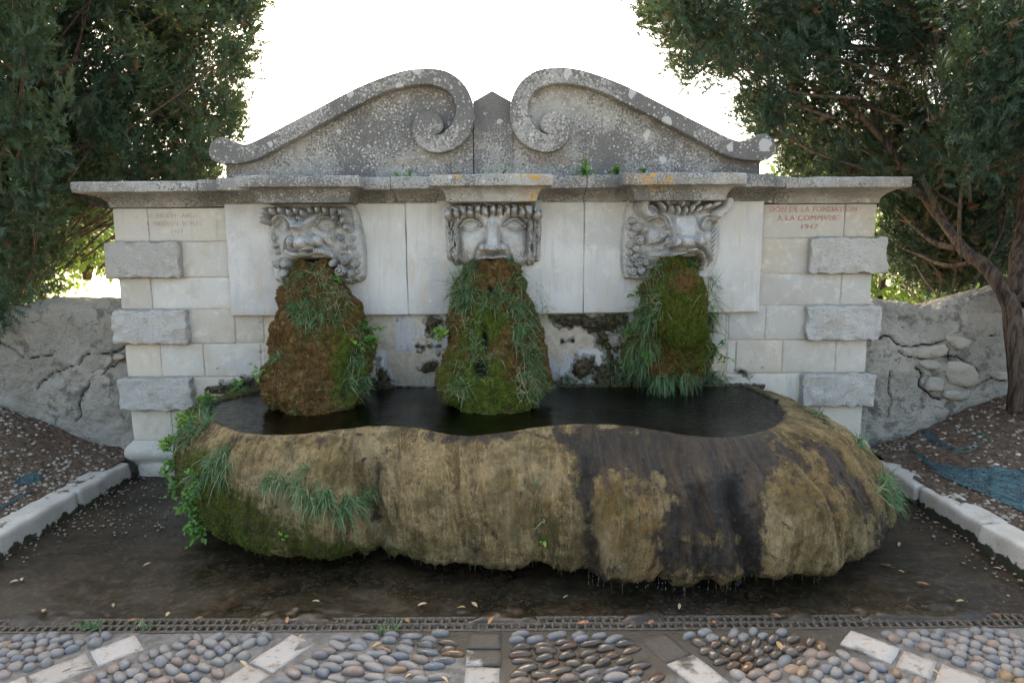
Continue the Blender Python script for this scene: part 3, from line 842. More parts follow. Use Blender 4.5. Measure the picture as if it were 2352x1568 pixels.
# pediment: three blocks and two scrolls
YS = YW - .085
def zoomp(x, y): return (441 + x * .3125, 117.6 + y * .3125)
outer = [(262, 828), (205, 826), (150, 800), (120, 745), (135, 680), (190, 635), (255, 640), (310, 668), (390, 683), (480, 650), (600, 588), (900, 430), (1200, 272), (1450, 172), (1600, 133), (1740, 124), (1870, 146), (1975, 215), (2040, 310), (2072, 425), (2062, 545), (2010, 650), (1920, 718), (1800, 746), (1700, 715), (1640, 650), (1618, 570), (1640, 490), (1700, 446), (1770, 446), (1828, 488), (1848, 548), (1826, 592), (1784, 614)]
inner = [(1784, 614), (1830, 606), (1880, 568), (1920, 510), (1940, 440), (1930, 370), (1884, 300), (1800, 256), (1700, 242), (1550, 262), (1400, 306), (1200, 405), (900, 560), (640, 705), (480, 790), (350, 822), (262, 828)]
poly = np.concatenate([catmull(outer, 5), catmull(inner, 5)[1:-1]])
AX = MASK_X[1]
sc3 = np.array([[*(lambda q: (q.x, q.z))(P(*zoomp(x, y), YS))] for x, y in poly])
def prism(name, pts, y0, y1, mat, parent, bev=.006, seed=0):
    """filled outline in XZ, front at y0, back at y1, softened edge"""
    cu = bpy.data.curves.new(name, 'CURVE'); cu.dimensions = '2D'; cu.fill_mode = 'BOTH'
    sp = cu.splines.new('POLY'); sp.points.add(len(pts) - 1)
    for k, (x, z) in enumerate(pts): sp.points[k].co = (x, z, 0, 1)
    sp.use_cyclic_u = True
    cu.extrude = (y1 - y0) / 2 - bev; cu.bevel_depth = bev; cu.bevel_resolution = 1; cu.offset = -bev
    tmp = bpy.data.objects.new('tmp', cu)
    me = bpy.data.meshes.new_from_object(tmp)
    bpy.data.objects.remove(tmp); bpy.data.curves.remove(cu)
    me.transform(Matrix.Rotation(PI / 2, 4, 'X'))
    me.transform(Matrix.Translation((0, (y0 + y1) / 2, 0)))
    me.name = name
    me.materials.clear(); me.materials.append(mat)
    me.polygons.foreach_set('use_smooth', np.ones(len(me.polygons), bool))
    me.set_sharp_from_angle(angle=math.radians(35))
    return link(name, me, parent)
ped = {}
zbase = zt - .02
zpk = P(1133, 209, YW).z
cxl, cxr = P(1087, 300, YW).x, P(1179, 300, YW).x
cen = [(cxl + .002, zbase), (cxr - .002, zbase), (cxr - .002, P(1178, 236, YW).z), (AX, zpk), (cxl + .002, P(1087, 234, YW).z)]
prism('pediment_keystone', cen, YW - .012, YW + .33, M['keystone'], FW_, .006)
for side in (1, -1):
    def mx(p): return np.stack([AX + side * (p[:, 0] - AX), p[:, 1]], -1)
    fld_top = np.array([[*(lambda q: (q.x, q.z))(P(*zoomp(x, y), YW))] for x, y in [(1800, 180), (1600, 185), (1400, 240), (1200, 335), (900, 495), (640, 640), (480, 720), (330, 770), (246, 780)]])
    xl = P(516, 390, YW).x
    f2 = np.concatenate([np.array([[xl, zbase], [cxl - .003, zbase], [cxl - .003, P(1086, 300, YW).z], [P(1070, 250, YW).x, P(1070, 200, YW).z], [P(1040, 200, YW).x, P(1040, 180, YW).z]]), fld_top])
    f2 = mx(f2); s2 = mx(sc3)
    if side == -1: f2 = f2[::-1]; s2 = s2[::-1]
    blk_o = prism('pediment_block', f2, YW, YW + .33, M['pediment'], FW_, .004)
    prism('scroll', s2, YS, YW + .36, M['scroll'], blk_o, .008)
# inscriptions
def text(body, size, x, z, y, mat, parent, align='CENTER', sx=1.0):
    cu = bpy.data.curves.new('inscription', 'FONT'); cu.body = body; cu.size = size; cu.align_x = align; cu.align_y = 'CENTER'; cu.extrude = .0012; cu.space_character = 1.12
    tmp = bpy.data.objects.new('tmp', cu)
    me = bpy.data.meshes.new_from_object(tmp); bpy.data.objects.remove(tmp); bpy.data.curves.remove(cu)
    me.transform(Matrix.Diagonal((sx, 1, 1, 1))); me.transform(Matrix.Rotation(PI / 2, 4, 'X')); me.transform(Matrix.Translation((x, y, z)))
    me.materials.clear(); me.materials.append(mat); me.name = 'inscription'
    return link('inscription', me, parent)
def put_text(body, u, v, hpx, y, mat, sx=1.0):
    q = P(u, v, y); sz = hpx * .00305 / .7
    return text(body, sz, q.x, q.z, y - .0030, mat, FW_, sx=sx)
put_text('DON DE LA FONDATION', 1868, 481, 12, YW, M['redpaint'], .93)
put_text('A LA COMMVNE', 1856, 501, 11.5, YW, M['redpaint'], 1.08)
put_text('1947', 1858, 521, 11.5, YW, M['redpaint'], 1.15)
put_text('H. PACON   ARCH.', 399, 496, 9.5, YW, M['palepaint'], .9)
put_text('L. DIDERON  SCVLPT.', 402, 514, 9.5, YW, M['palepaint'], .9)
put_text('1937', 406, 533, 9.5, YW, M['palepaint'], 1.05)
put_text('LA FONT P  TAT', 960, 373, 13, YW, M['greyletter'], 1.0)
put_text('BERT 1882 - 19', 1285, 371, 13, YW, M['greyletter'], 1.0)
# ------------------------------------------------------------------ carved masks: high relief modelled as a height field in front of the panel
GX, GY = np.meshgrid(np.arange(130, 1420, 5.5), np.arange(215, 1380, 5.5), indexing='ij')
def smax(a, b, k):
    h = np.clip(.5 + .5 * (a - b) / k, 0, 1); return b + (a - b) * h + k * h * (1 - h)
def _r(cx, cy, rx, ry, rot):
    c, s_ = math.cos(rot), math.sin(rot); dx, dy = GX - cx, GY - cy
    return (dx * c + dy * s_) / rx, (-dx * s_ + dy * c) / ry
def dome(cx, cy, rx, ry, h, rot=0, p=2.0):
    a, b = _r(cx, cy, rx, ry, rot); r = (np.abs(a) ** p + np.abs(b) ** p)
    return np.where(r < 1, h * np.power(np.clip(1 - r, 0, 1), 1 / p), -80 * np.clip(r - 1, 0, 1))
def bump(cx, cy, rx, ry, h, rot=0):
    a, b = _r(cx, cy, rx, ry, rot); return h * np.sqrt(np.clip(1 - a * a - b * b, 0, 1))
def gau(cx, cy, rx, ry, h, rot=0):
    a, b = _r(cx, cy, rx, ry, rot); return h * np.exp(-(a * a + b * b))
def pdist(pts, n=6, taper=False):
    c = catmull(pts, n) if len(pts) > 2 else np.array(pts, float)
    best = np.full(GX.shape, 1e9); tt = np.zeros(GX.shape)
    for i in range(len(c) - 1):
        a, b = c[i], c[i + 1]; d = b - a; L = d @ d + 1e-9
        t = np.clip(((GX - a[0]) * d[0] + (GY - a[1]) * d[1]) / L, 0, 1)
        q = np.hypot(GX - a[0] - t * d[0], GY - a[1] - t * d[1])
        m = q < best; best = np.where(m, q, best); tt = np.where(m, (i + t) / (len(c) - 1), tt)
    return best, tt
def stroke(pts, r, h, taper=0.0):
    d, t = pdist(pts); rr = r * (1 - taper * t)
    return h * (1 - taper * .6 * t) * np.sqrt(np.clip(1 - (d / rr) ** 2, 0, 1))
def soft(pts, r, h, taper=0.0):
    d, t = pdist(pts); return h * (1 - taper * t) * np.exp(-(d / r) ** 2)
def groove(pts, r, h):
    d, t = pdist(pts); return h * np.exp(-(d / r) ** 2) * np.sin(np.clip(t, .02, .98) * PI) ** .4
def curl(H, cx, cy, r, top, turn=1, ph=0.0):
    """a snail curl standing at height top"""
    H = smax(H, dome(cx, cy, r * 1.2, r * 1.2, top, 0, 2.3), 5)
    th = np.linspace(0, 2 * PI * 1.6, 22); rad = r * (1.0 - th / (2 * PI * 1.75))
    pts = [(cx + turn * rr * .78 * math.cos(a + ph), cy + rr * .78 * math.sin(a + ph)) for a, rr in zip(th, rad)]
    c = np.array(pts); d = np.full(GX.shape, 1e9)
    m = (np.abs(GX - cx) < r * 1.3) & (np.abs(GY - cy) < r * 1.3)
    gx, gy = GX[m], GY[m]; q = np.full(gx.shape, 1e9)
    for i in range(len(c) - 1):
        a, b = c[i], c[i + 1]; dd = b - a; t = np.clip(((gx - a[0]) * dd[0] + (gy - a[1]) * dd[1]) / (dd @ dd), 0, 1)
        q = np.minimum(q, np.hypot(gx - a[0] - t * dd[0], gy - a[1] - t * dd[1]))
    d[m] = q
    return H + 34 * np.sqrt(np.clip(1 - (d / (r * .24)) ** 2, 0, 1)) * (r / 50)
def eye(H, cx, cy, rx, ry, rot=0, depth=60, ball=46):
    H = H - gau(cx, cy - ry * .2, rx * 1.15, ry * 1.6, depth * 1.6, rot)
    H = H + bump(cx, cy, rx * .92, ry, ball * 1.5, rot)
    c, s_ = math.cos(rot), math.sin(rot)
    def q(x, y): return (cx + x * c - y * s_, cy + x * s_ + y * c)
    H = H + stroke([q(-rx * 1.1, ry * .2), q(-rx * .55, -ry * .95), q(rx * .1, -ry * 1.28), q(rx * .65, -ry * .8), q(rx * 1.1, ry * .3)], 17, 42)
    H = H + stroke([q(-rx * 1.05, ry * .2), q(-rx * .5, ry * .95), q(rx * .1, ry * 1.15), q(rx * .7, ry * .8), q(rx * 1.1, ry * .3)], 15, 28)
    H = H - groove([q(-rx * 1.0, -ry * 1.1), q(-rx * .3, -ry * 1.75), q(rx * .4, -ry * 1.6), q(rx * 1.05, -ry * .6)], 11, 26)
    return H
def nose(H, path, w0, w1, h0, h1, tip):
    """path: bridge to tip (two points); flat ridge with soft flanks"""
    (x0, y0), (x1, y1) = path
    t = np.clip((GY - y0) / (y1 - y0), -.3, 1.2); xc = x0 + (x1 - x0) * t; ww = w0 + (w1 - w0) * np.clip(t, 0, 1); hh = h0 + (h1 - h0) * np.clip(t, 0, 1)
    pr = sstep(0, 1, np.clip((ww + 40 - np.abs(GX - xc)) / 44, 0, 1))
    return H + hh * pr * sstep(-.18, .05, t) * sstep(1.0 + tip, 1.0 - tip * .4, t)

def mask_center():
    H = dome(775, 760, 500, 620, 150, 0, 3.2)
    H = smax(H, dome(775, 790, 415, 560, 240, 0, 2.4), 25)
    for q in (-1, 1):
        f = lambda x: 775 + q * (x - 775)
        H = H + soft([(f(1165), 590), (f(1090), 525), (f(990), 505), (f(895), 540), (f(845), 640)], 42, 62, .2)
        H = eye(H, f(1027), 640, 108, 46, q * .07, 66, 46)
        H = H + gau(f(1040), 850, 120, 120, 30)
        H = H + bump(f(874), 892, 64, 46, 82, q * .3) - gau(f(835), 935, 26, 14, 40)
        H = H - groove([(f(925), 880), (f(965), 960), (f(985), 1080), (f(975), 1180)], 20, 22)
    H = nose(H, ((775, 570), (780, 925)), 32, 52, 30, 165, .075)
    H = H - gau(775, 975, 150, 24, 42)
    H = H + stroke([(630, 1018), (710, 990), (778, 1000), (850, 990), (950, 1018)], 30, 46)
    H = H - gau(790, 1090, 150, 50, 150)
    # rolled fringe of short locks
    H = smax(H, stroke([(290, 520), (340, 480), (550, 462), (775, 458), (1000, 462), (1210, 480), (1270, 520)], 80, 225), 18)
    for i in range(13):
        x = 285 + i * 82; y = 476 + (abs(x - 775) / 510) ** 3 * 45 + 14 * math.sin(i * 2.7); ry = 74 + 16 * math.sin(i * 4.1)
        H = smax(H, dome(x + 10 * math.sin(i * 3.3), y + 8, 60, ry, 290 + 25 * math.sin(i * 5.3), -.55 + .25 * math.sin(i * 1.9) if i % 4 else .35, 2.1), 5)
        H = H + stroke([(x - 26, y - 50), (x + 12, y - 20), (x + 6, y + 40)], 15, 26) + stroke([(x + 4, y - 55), (x + 34, y - 10), (x + 20, y + 40)], 12, 20)
        H = H - groove([(x + 44, y - 60), (x + 38, y + 74)], 9, 50)
    # side locks
    r_ = random.Random(3)
    for q, xs in ((-1, (275, 325, 365)), (1, (1195, 1240, 1285))):
        for j, x in enumerate(xs):
            H = smax(H, stroke([(x, 520), (x + q * 6, 700), (x + q * -8, 900), (x + q * 4, 1120), (x - q * 40, 1280)], 44, 150 - 26 * (j if q > 0 else 2 - j)), 12)
        for k in range(26):
            x = r_.uniform(min(xs) - 15, max(xs) + 20); y = r_.uniform(560, 1250)
            H = H + stroke([(x, y), (x + r_.uniform(-22, 22), y + 50), (x + r_.uniform(-30, 30), y + 105)], r_.uniform(13, 22), r_.uniform(20, 42), .5)
    H = H - 260 * sstep(1130, 1330, GY + .32 * np.abs(GX - 775))
    return H

def mask_left():
    H = dome(755, 720, 560, 560, 140, 0, 3.4)
    H = smax(H, dome(690, 720, 430, 520, 230, 0, 2.5), 25)
    # frowning brows that meet over the nose
    H = H + soft([(300, 450), (360, 400), (450, 410), (530, 460), (620, 520)], 52, 92)
    H = H + soft([(1075, 480), (1000, 400), (900, 395), (790, 450), (690, 520)], 60, 96)
    H = H + gau(640, 500, 90, 60, 60)
    H = H - groove([(610, 420), (640, 500)], 15, 40) - groove([(700, 430), (676, 505)], 15, 34)
    H = eye(H, 418, 505, 82, 50, .05, 58, 46)
    H = eye(H, 935, 492, 104, 54, -.04, 62, 50)
    H = nose(H, ((640, 520), (680, 740)), 60, 70, 50, 150, .14)
    H = smax(H, dome(682, 700, 150, 118, 455, 0, 2.0), 30)
    H = H - gau(610, 790, 40, 16, 60) - gau(740, 795, 46, 16, 60)
    H = H + bump(542, 690, 66, 66, 90) + bump(828, 680, 66, 66, 90)
    H = H + gau(455, 640, 90, 80, 34) + gau(960, 620, 110, 80, 38)
    H = H - groove([(500, 640), (455, 730), (430, 800)], 20, 34) - groove([(850, 640), (920, 720), (1000, 760)], 18, 36)
    # moustache and open mouth
    H = H + stroke([(670, 815), (600, 830), (520, 815), (470, 790)], 40, 62, .3) + stroke([(690, 815), (800, 790), (900, 800), (980, 840), (1010, 900)], 44, 66, .3)
    for k in range(9):
        x = 720 + k * 34
        H = H - groove([(x - 20, 770), (x + 8, 845)], 6, 14)
    H = H - gau(740, 925, 215, 52, 230) - gau(740, 1000, 230, 90, 120)
    # hair over the forehead
    for (x, y, r) in ((250, 360, 58), (225, 445, 54), (340, 350, 50), (440, 345, 52), (535, 365, 54), (615, 350, 50), (690, 375, 56), (780, 350, 50), (865, 345, 52), (950, 350, 54), (1040, 360, 62), (1130, 370, 60), (1145, 455, 62), (1180, 530, 46), (645, 430, 36), (1050, 425, 40)):
        H = smax(H, dome(x, y, r, r * 1.12, 300, .3, 2.0), 6)
        H = H + stroke([(x - r * .4, y - r * .5), (x + r * .35, y - r * .1), (x - r * .1, y + r * .6)], 12, 22)
    # curls of the beard and temples, on a swelling of hair
    H = smax(H, dome(1150, 860, 200, 430, 190, 0, 2.8), 25); H = smax(H, dome(390, 960, 140, 290, 190, 0, 2.6), 25)
    for (x, y, r, top, tn) in ((310, 640, 40, 190, 1), (315, 730, 42, 190, -1), (345, 800, 44, 200, 1), (350, 935, 62, 235, 1), (445, 930, 60, 255, -1), (425, 1035, 58, 245, 1), (385, 1100, 42, 200, -1), (440, 1160, 40, 190, 1),
                           (1100, 650, 50, 215, -1), (1125, 740, 46, 215, 1), (1215, 650, 44, 190, 1), (1230, 745, 46, 190, -1), (1110, 800, 40, 220, 1), (1145, 895, 68, 240, -1), (1245, 925, 62, 215, 1), (1085, 1010, 82, 262, 1), (1200, 1035, 60, 225, -1), (1160, 1115, 48, 200, 1), (1255, 1110, 44, 180, -1), (1190, 1180, 40, 165, 1), (1010, 930, 54, 255, -1), (1270, 840, 40, 175, 1), (1190, 560, 42, 190, -1), (1265, 1015, 36, 160, 1)):
        H = curl(H, x, y, r, top, tn, x * .01)
    for pts in ([(280, 520), (270, 620), (290, 760), (320, 880)], [(1180, 520), (1250, 600), (1275, 720)]): H = smax(H, stroke(pts, 46, 130), 12)
    H = H - 230 * sstep(1150, 1290, GY + .15 * np.abs(GX - 755))
    return H

def mask_right():
    H = dome(735, 730, 530, 600, 130, -.06, 3.0)
    H = smax(H, dome(800, 720, 440, 520, 225, 0, 2.5), 25)
    # heavy horned brows
    H = smax(H, stroke([(390, 400), (400, 470), (480, 535)], 80, 285), 20)
    H = smax(H, stroke([(1290, 390), (1265, 460), (1170, 530)], 80, 250), 20)
    H = H + soft([(430, 560), (560, 545), (640, 600), (700, 720)], 42, 66) + soft([(1190, 570), (1090, 560), (1010, 620), (960, 720)], 40, 62)
    H = eye(H, 545, 622, 95, 50, .42, 60, 48)
    H = eye(H, 1085, 632, 92, 46, -.36, 56, 44)
    H = nose(H, ((820, 560), (825, 880)), 95, 150, 50, 175, .1)
    H = smax(H, dome(812, 835, 195, 112, 450, .04, 2.2), 35)
    H = H - gau(812, 935, 150, 14, 50)
    H = H + bump(670, 830, 64, 60, 80) + bump(945, 815, 60, 58, 80)
    H = H - gau(700, 912, 24, 14, 60)
    H = H + gau(560, 790, 120, 70, 44, -.3) + gau(1060, 770, 90, 70, 36)
    H = H - groove([(660, 780), (560, 850), (440, 880)], 18, 36) - groove([(970, 770), (1030, 850), (1090, 900)], 16, 34)
    # leaf-like locks on the forehead
    for (x, y, rx, ry, ro) in ((470, 460, 40, 85, -.9), (570, 440, 38, 95, -.7), (665, 465, 36, 95, -.5), (740, 480, 34, 85, -.25), (815, 490, 36, 70, 0.0), (890, 460, 38, 85, .4), (960, 470, 36, 80, .8), (1050, 445, 44, 90, 1.1), (1140, 420, 40, 80, 1.2), (620, 395, 36, 60, -.6), (780, 410, 36, 60, .1), (940, 405, 36, 60, .5)):
        H = smax(H, dome(x, y, rx, ry, 300, ro, 2.3), 6)
        H = H - groove([(x + math.sin(-ro) * -60 + rx, y - 50), (x + rx * .7, y + 50)], 6, 16)
    # moustache: combed strands to both sides
    for k in range(6):
        o = k * 26
        H = H + stroke([(800, 925 + o * .25), (690, 925 + o * .55), (590, 960 + o * .8), (480, 975 + o * 1.05), (380, 955 + o * 1.35)], 22, 40, .2)
        H = H + stroke([(830, 925 + o * .2), (930, 905 + o * .3), (1010 - o * .2, 960 + o * .2), (1055 - o * .35, 1050 + o * .1), (1065 - o * .6, 1140)], 19, 40, .25)
        H = H + stroke([(960 + o * .6, 880 - o * .1), (1040 + o * .5, 905), (1090 + o * .4, 965 + o * .2), (1110 + o * .3, 1020)], 14, 26, .4)
    H = H + stroke([(600, 985), (740, 955), (830, 985), (940, 965)], 34, 40)
    H = H - gau(780, 1065, 190, 52, 200)
    # beard lumps on the far cheek
    H = smax(H, dome(325, 910, 155, 400, 130, 0, 2.8), 25)
    r_ = random.Random(8)
    for (x, y, r, top, tn) in ((270, 590, 44, 130, 1), (330, 660, 60, 165, -1), (270, 740, 56, 135, 1), (350, 800, 66, 175, 1), (250, 860, 48, 125, -1), (320, 900, 50, 160, 1), (245, 950, 44, 125, 1), (310, 1000, 56, 160, -1), (265, 1070, 50, 130, 1), (350, 1060, 60, 175, 1), (290, 1150, 60, 145, -1), (380, 1140, 56, 165, 1), (320, 1215, 50, 125, 1), (400, 690, 46, 175, 1), (420, 1060, 50, 185, -1), (245, 660, 40, 115, -1)):
        H = curl(H, x, y, r, top, tn, x * .02)
    for k in range(8):
        y = 640 + k * 55
        H = H + stroke([(1190, y), (1165, y + 40), (1130, y + 75)], 18, 26, .4)
    H = H - 230 * sstep(1225, 1290, GY) - 200 * sstep(1250, 1330, GX) * sstep(560, 640, GY)
    return H
ZSRC = [(950, 700), (1650, 650), (2380, 650)]
LOOK = ['bearded mask with a bulbous nose and snail curls', 'smooth-faced mask with a straight nose and rolled fringe', 'horn-browed mask with combed moustache']
mask_bvh = []
for k, fn in enumerate((mask_left, mask_center, mask_right)):
    H = fn()
    B = H
    for _ in range(3):                       # crisp the cutting: stand edges off their surroundings
        for ax in (0, 1):
            q = np.pad(B, [(4, 4) if a == ax else (0, 0) for a in (0, 1)], mode='edge'); cs = np.cumsum(q, axis=ax)
            cs = np.concatenate([np.zeros_like(np.take(cs, [0], ax)), cs], ax); n_ = B.shape[ax]
            B = (np.take(cs, np.arange(9, 9 + n_), ax) - np.take(cs, np.arange(0, n_), ax)) / 9
    H = np.where(H > 20, np.maximum(H + .9 * np.clip(H - B, -45, 45), 12), H)
    # photograph zoom grid -> world, drawn at the mean depth of the relief
    ox, oy = ZSRC[k]
    ym = YP - .13
    U = (ox + GX / 2.851) * .588; Vv = (oy + GY / 2.851) * .588
    a = P(float(U[0, 0]), float(Vv[0, 0]), ym); b = P(float(U[-1, -1]), float(Vv[-1, -1]), ym)
    Xw = a.x + (GX - GX[0, 0]) / (GX[-1, 0] - GX[0, 0]) * (b.x - a.x)
    Zw = a.z + (GY - GY[0, 0]) / (GY[0, -1] - GY[0, 0]) * (b.z - a.z)
    sc = .00066
    Zw = Zw - .002
    Zw = np.minimum(Zw, za_b + .012)
    pnt = np.stack([Xw, np.zeros_like(Xw), Zw], -1)
    H = H + 5 * fbm(pnt, 22, 3, 4 + k) + 2.0 * fbm(pnt, 70, 2, 8)
    Hc = np.clip(H, -25, 520)
    V = np.stack([Xw, YP + .010 - Hc * sc, Zw], -1).reshape(-1, 3)
    nu, nv = GX.shape
    F = grid_faces(nu, nv)[:, ::-1]
    hf = Hc.reshape(-1)
    keep = (hf[F].max(1) > 6)
    F = F[keep]
    used = np.unique(F); mp = np.full(len(V), -1); mp[used] = np.arange(len(used))
    me_o = make('carved_mask', V[used], mp[F], M['mask'], FW_)
    me_o['label'] = LOOK[k]
# ------------------------------------------------------------------ travertine basin
ZW = .652                      # water level
# stations along the rim, left back -> front -> right back: inner rim (x, y), bulge (x, y, z of its widest point), foot retreat
def gi(u, v): q = G(u, v, ZW + .008); return (q.x, q.y)
def go(u, v, z=.13): q = G(u, v, z); return (q.x, q.y)
st = [  # inner rim                outer bulge            zb    shape (1 = round shoulder, higher = boxier)
    ((-1.60, 4.66),            (-1.86, 4.66),           .34, 1.7),
    ((-1.73, 4.35),            (-1.92, 4.42),           .34, 1.7),
    (gi(478, 930),             (-1.93, 4.05),           .32, 1.7),
    (gi(492, 962),             (-1.78, 3.66),           .26, 1.6),
    (gi(540, 987),             go(470, 1210),           0.17, 0.85),
    (gi(600, 998),             go(560, 1252),           0.16, 0.85),
    (gi(680, 997),             go(660, 1264),           0.16, 0.85),
    (gi(770, 988),             go(760, 1262),           0.16, 0.85),
    (gi(860, 978),             go(850, 1254),           0.16, 0.72),
    (gi(950, 982),             go(940, 1270),           0.15, 0.72),
    (gi(1050, 1000),           go(1050, 1286),          0.14, 0.72),
    (gi(1150, 994),            go(1150, 1286),          0.14, 0.72),
    (gi(1250, 979),            go(1250, 1290),          0.14, 0.72),
    (gi(1340, 973),            go(1340, 1306),          0.12, 0.72),
    (gi(1430, 977),            go(1440, 1316),          0.12, 0.72),
    (gi(1510, 988),            go(1540, 1320),          0.12, 0.72),
    (gi(1590, 1001),           go(1640, 1320),          0.12, 0.72),
    (gi(1670, 1004),           go(1750, 1316),          0.12, 0.72),
    (gi(1735, 992),            go(1860, 1306),          0.12, 0.72),
    (gi(1780, 975),            go(1960, 1278),          0.12, 0.72),
    (gi(1800, 955),            go(2036, 1224),          .17, .95),
    ((1.83, 4.08),             (2.24, 3.56),            .17, .70),
    ((1.82, 4.26),             (2.36, 3.98),            .17, .45),
    ((1.80, 4.46),             (2.38, 4.36),            .17, .30),
    ((1.76, 4.66),             (2.36, 4.66),            .17, .25)]
NS, NT = 760, 190
A = np.array([[*a, *b, z, e] for a, b, z, e in st])
C = catmull(list(A), 40)
# even spacing along the outer edge
seg = np.r_[0, np.cumsum(np.hypot(np.diff(C[:, 2]), np.diff(C[:, 3])) + 1e-5)]
sv = np.linspace(0, seg[-1], NS)
C = np.stack([np.interp(sv, seg, C[:, k]) for k in range(6)], -1)
ss = sv                                   # metres along the outer edge
inn, out, zbg, shp = C[:, 0:2], C[:, 2:4], C[:, 4], C[:, 5]
pu, pv_, _ = proj(np.c_[out, np.full(NS, .3)])     # where each station stands, to place creases measured in the photograph
def crease(u_c, w, amp):
    k = np.argmin(np.abs(pu - u_c) + 1e3 * (out[:, 1] > 3.5)); return amp * np.exp(-((ss - ss[k]) / w) ** 2)
T = np.linspace(0, 1, NT)
V = np.zeros((NS, NT, 3)); FT = np.zeros((NS, NT))
D = inn - out; DL = np.linalg.norm(D, axis=1, keepdims=True); Dn = D / DL   # unit inward
# outward direction is smoothed so that lobes swell evenly
for k in range(NS):
    o, i, zb_, e = out[k], inn[k], zbg[k], shp[k]
    R = DL[k, 0]
    for j, t in enumerate(T):
        if t < .10:                                    # inside wall below the water
            q = t / .10; off = R + .05 * (1 - q); z = .34 + (ZW + .006 - .34) * q ** .7; off = R + .03 * (1 - q)
        elif t < .14:                                  # lip
            q = (t - .10) / .04; off = R - .03 * q; z = ZW + .006 + .010 * math.sin(q * PI / 2)
        elif t < .74:                                  # shoulder to bulge
            q = (t - .14) / .60; a = q * PI / 2
            ca, sa = math.cos(a) ** (2 / (1 + e)), math.sin(a) ** (2 / (1 + e))
            off = (R - .03) * (1 - sa); z = zb_ + (ZW + .016 - zb_) * ca
        elif t < .88:                                  # under the bulge
            q = (t - .74) / .14; a = q * PI / 2
            off = .12 * (1 - math.cos(a)); z = zb_ - (zb_ - .06) * math.sin(a)
        else:                                          # underside, back to the pedestal
            q = (t - .88) / .12; off = .12 + .33 * q; z = .06 - .10 * q ** 2
        V[k, j, :2] = o + Dn[k] * off; V[k, j, 2] = z
arc = np.concatenate([np.zeros((NS, 1)), np.cumsum(np.linalg.norm(np.diff(V, axis=1), axis=2), axis=1)], 1)
S2 = np.repeat(ss[:, None], NT, 1); T2 = np.repeat(T[None], NS, 0)
body = sstep(.14, .34, T2) * sstep(1.0, .86, T2)      # 1 on the visible outside
lip = sstep(.16, .10, T2)
# lobes and drapery: swell outward along the local normal
Vf = V.reshape(-1, 3); Fb = grid_faces(NS, NT)
Nf = normals(Vf, Fb).reshape(NS, NT, 3)
flip = np.sign(np.mean(Nf[NS // 2, int(NT * .5)] @ np.array([0, -1, .4])))
Nf *= flip
if flip < 0: Fb = Fb[:, ::-1]
lean = .22 * (ss - ss.mean())[:, None] * np.clip(T2 - .3, 0, 1) * .35    # flow lines fan out
fs = S2 + .05 * fbm(np.stack([S2 * 1.3, arc * 2.0, S2 * 0], -1), 1, 2, 40)
cr = np.zeros((NS, NT))
for u_c, w_, am, t0, t1, sl in ((862, .045, -.085, .30, 1.0, .12), (1240, .05, -.04, .55, 1.0, 0), (1352, .05, -.085, .26, 1.0, -.04), (1735, .045, -.07, .36, .95, .22), (1530, .05, -.035, .3, .8, .1), (660, .08, -.02, .4, 1, 0), (1050, .10, -.022, .3, 1, 0), (1620, .06, -.03, .35, .9, .18), (1960, .05, -.045, .25, .9, .3)):
    k = np.argmin(np.abs(pu - u_c) + 1e3 * (out[:, 1] > 3.7))
    cen_ = ss[k] - sl * (.75 - T2)
    cr += am * np.exp(-((S2 - cen_ + .02 * np.sin(T2 * 14 + u_c)) / w_) ** 2) * sstep(t0, t0 + .2, T2) * sstep(t1 + .12, t1 - .05, T2) * (1 - .6 * sstep(.72, .86, T2))
flow = np.stack([fs * 3.2, arc * .9, S2 * 0 + 2.0], -1)
flow2 = np.stack([fs * 12, arc * 2.2, S2 * 0 + 5.0], -1)
flow3 = np.stack([fs * 45, arc * 7, S2 * 0 + 7.0], -1)
lob = .034 * fbm(flow, 1, 3, 50) * sstep(1.0, .6, T2) + .015 * fbm(flow2, 1, 3, 51) + .0085 * fbm(flow3, 1, 3, 52)
knob = .006 * fbm(Vf.reshape(NS, NT, 3), 38, 3, 53)
u_p, v_p, _z = proj(Vf.reshape(NS, NT, 3))
rel = np.zeros((NS, NT))
for (cu, cv, ru, rv, am, ro_) in ((1450, 1165, 60, 110, .045, -.15), (1600, 1110, 55, 40, .04, 0), (1695, 1125, 24, 38, -.055, .3), (1860, 1190, 110, 90, .045, 0), (1540, 1100, 18, 60, -.03, .2), (1640, 1040, 130, 26, -.02, 0), (1120, 1150, 130, 90, .03, 0), (1480, 1060, 90, 30, .02, 0), (1420, 1040, 40, 40, -.025, 0), (720, 1150, 110, 80, .03, 0), (1800, 1080, 60, 40, -.02, .4), (1260, 1075, 26, 8, -.02, .3)):
    ca_, sa_ = math.cos(ro_), math.sin(ro_); du, dv = u_p - cu, v_p - cv
    rel += am * np.exp(-((du * ca_ + dv * sa_) / ru) ** 2 - ((-du * sa_ + dv * ca_) / rv) ** 2)
disp = body * (cr + lob + knob + rel) + lip * .004 * fbm(Vf.reshape(NS, NT, 3), 12, 3, 55)
disp += .03 * body * np.sin(np.clip((T2 - .2) / .6, 0, 1) * PI)
V += Nf * disp[..., None]
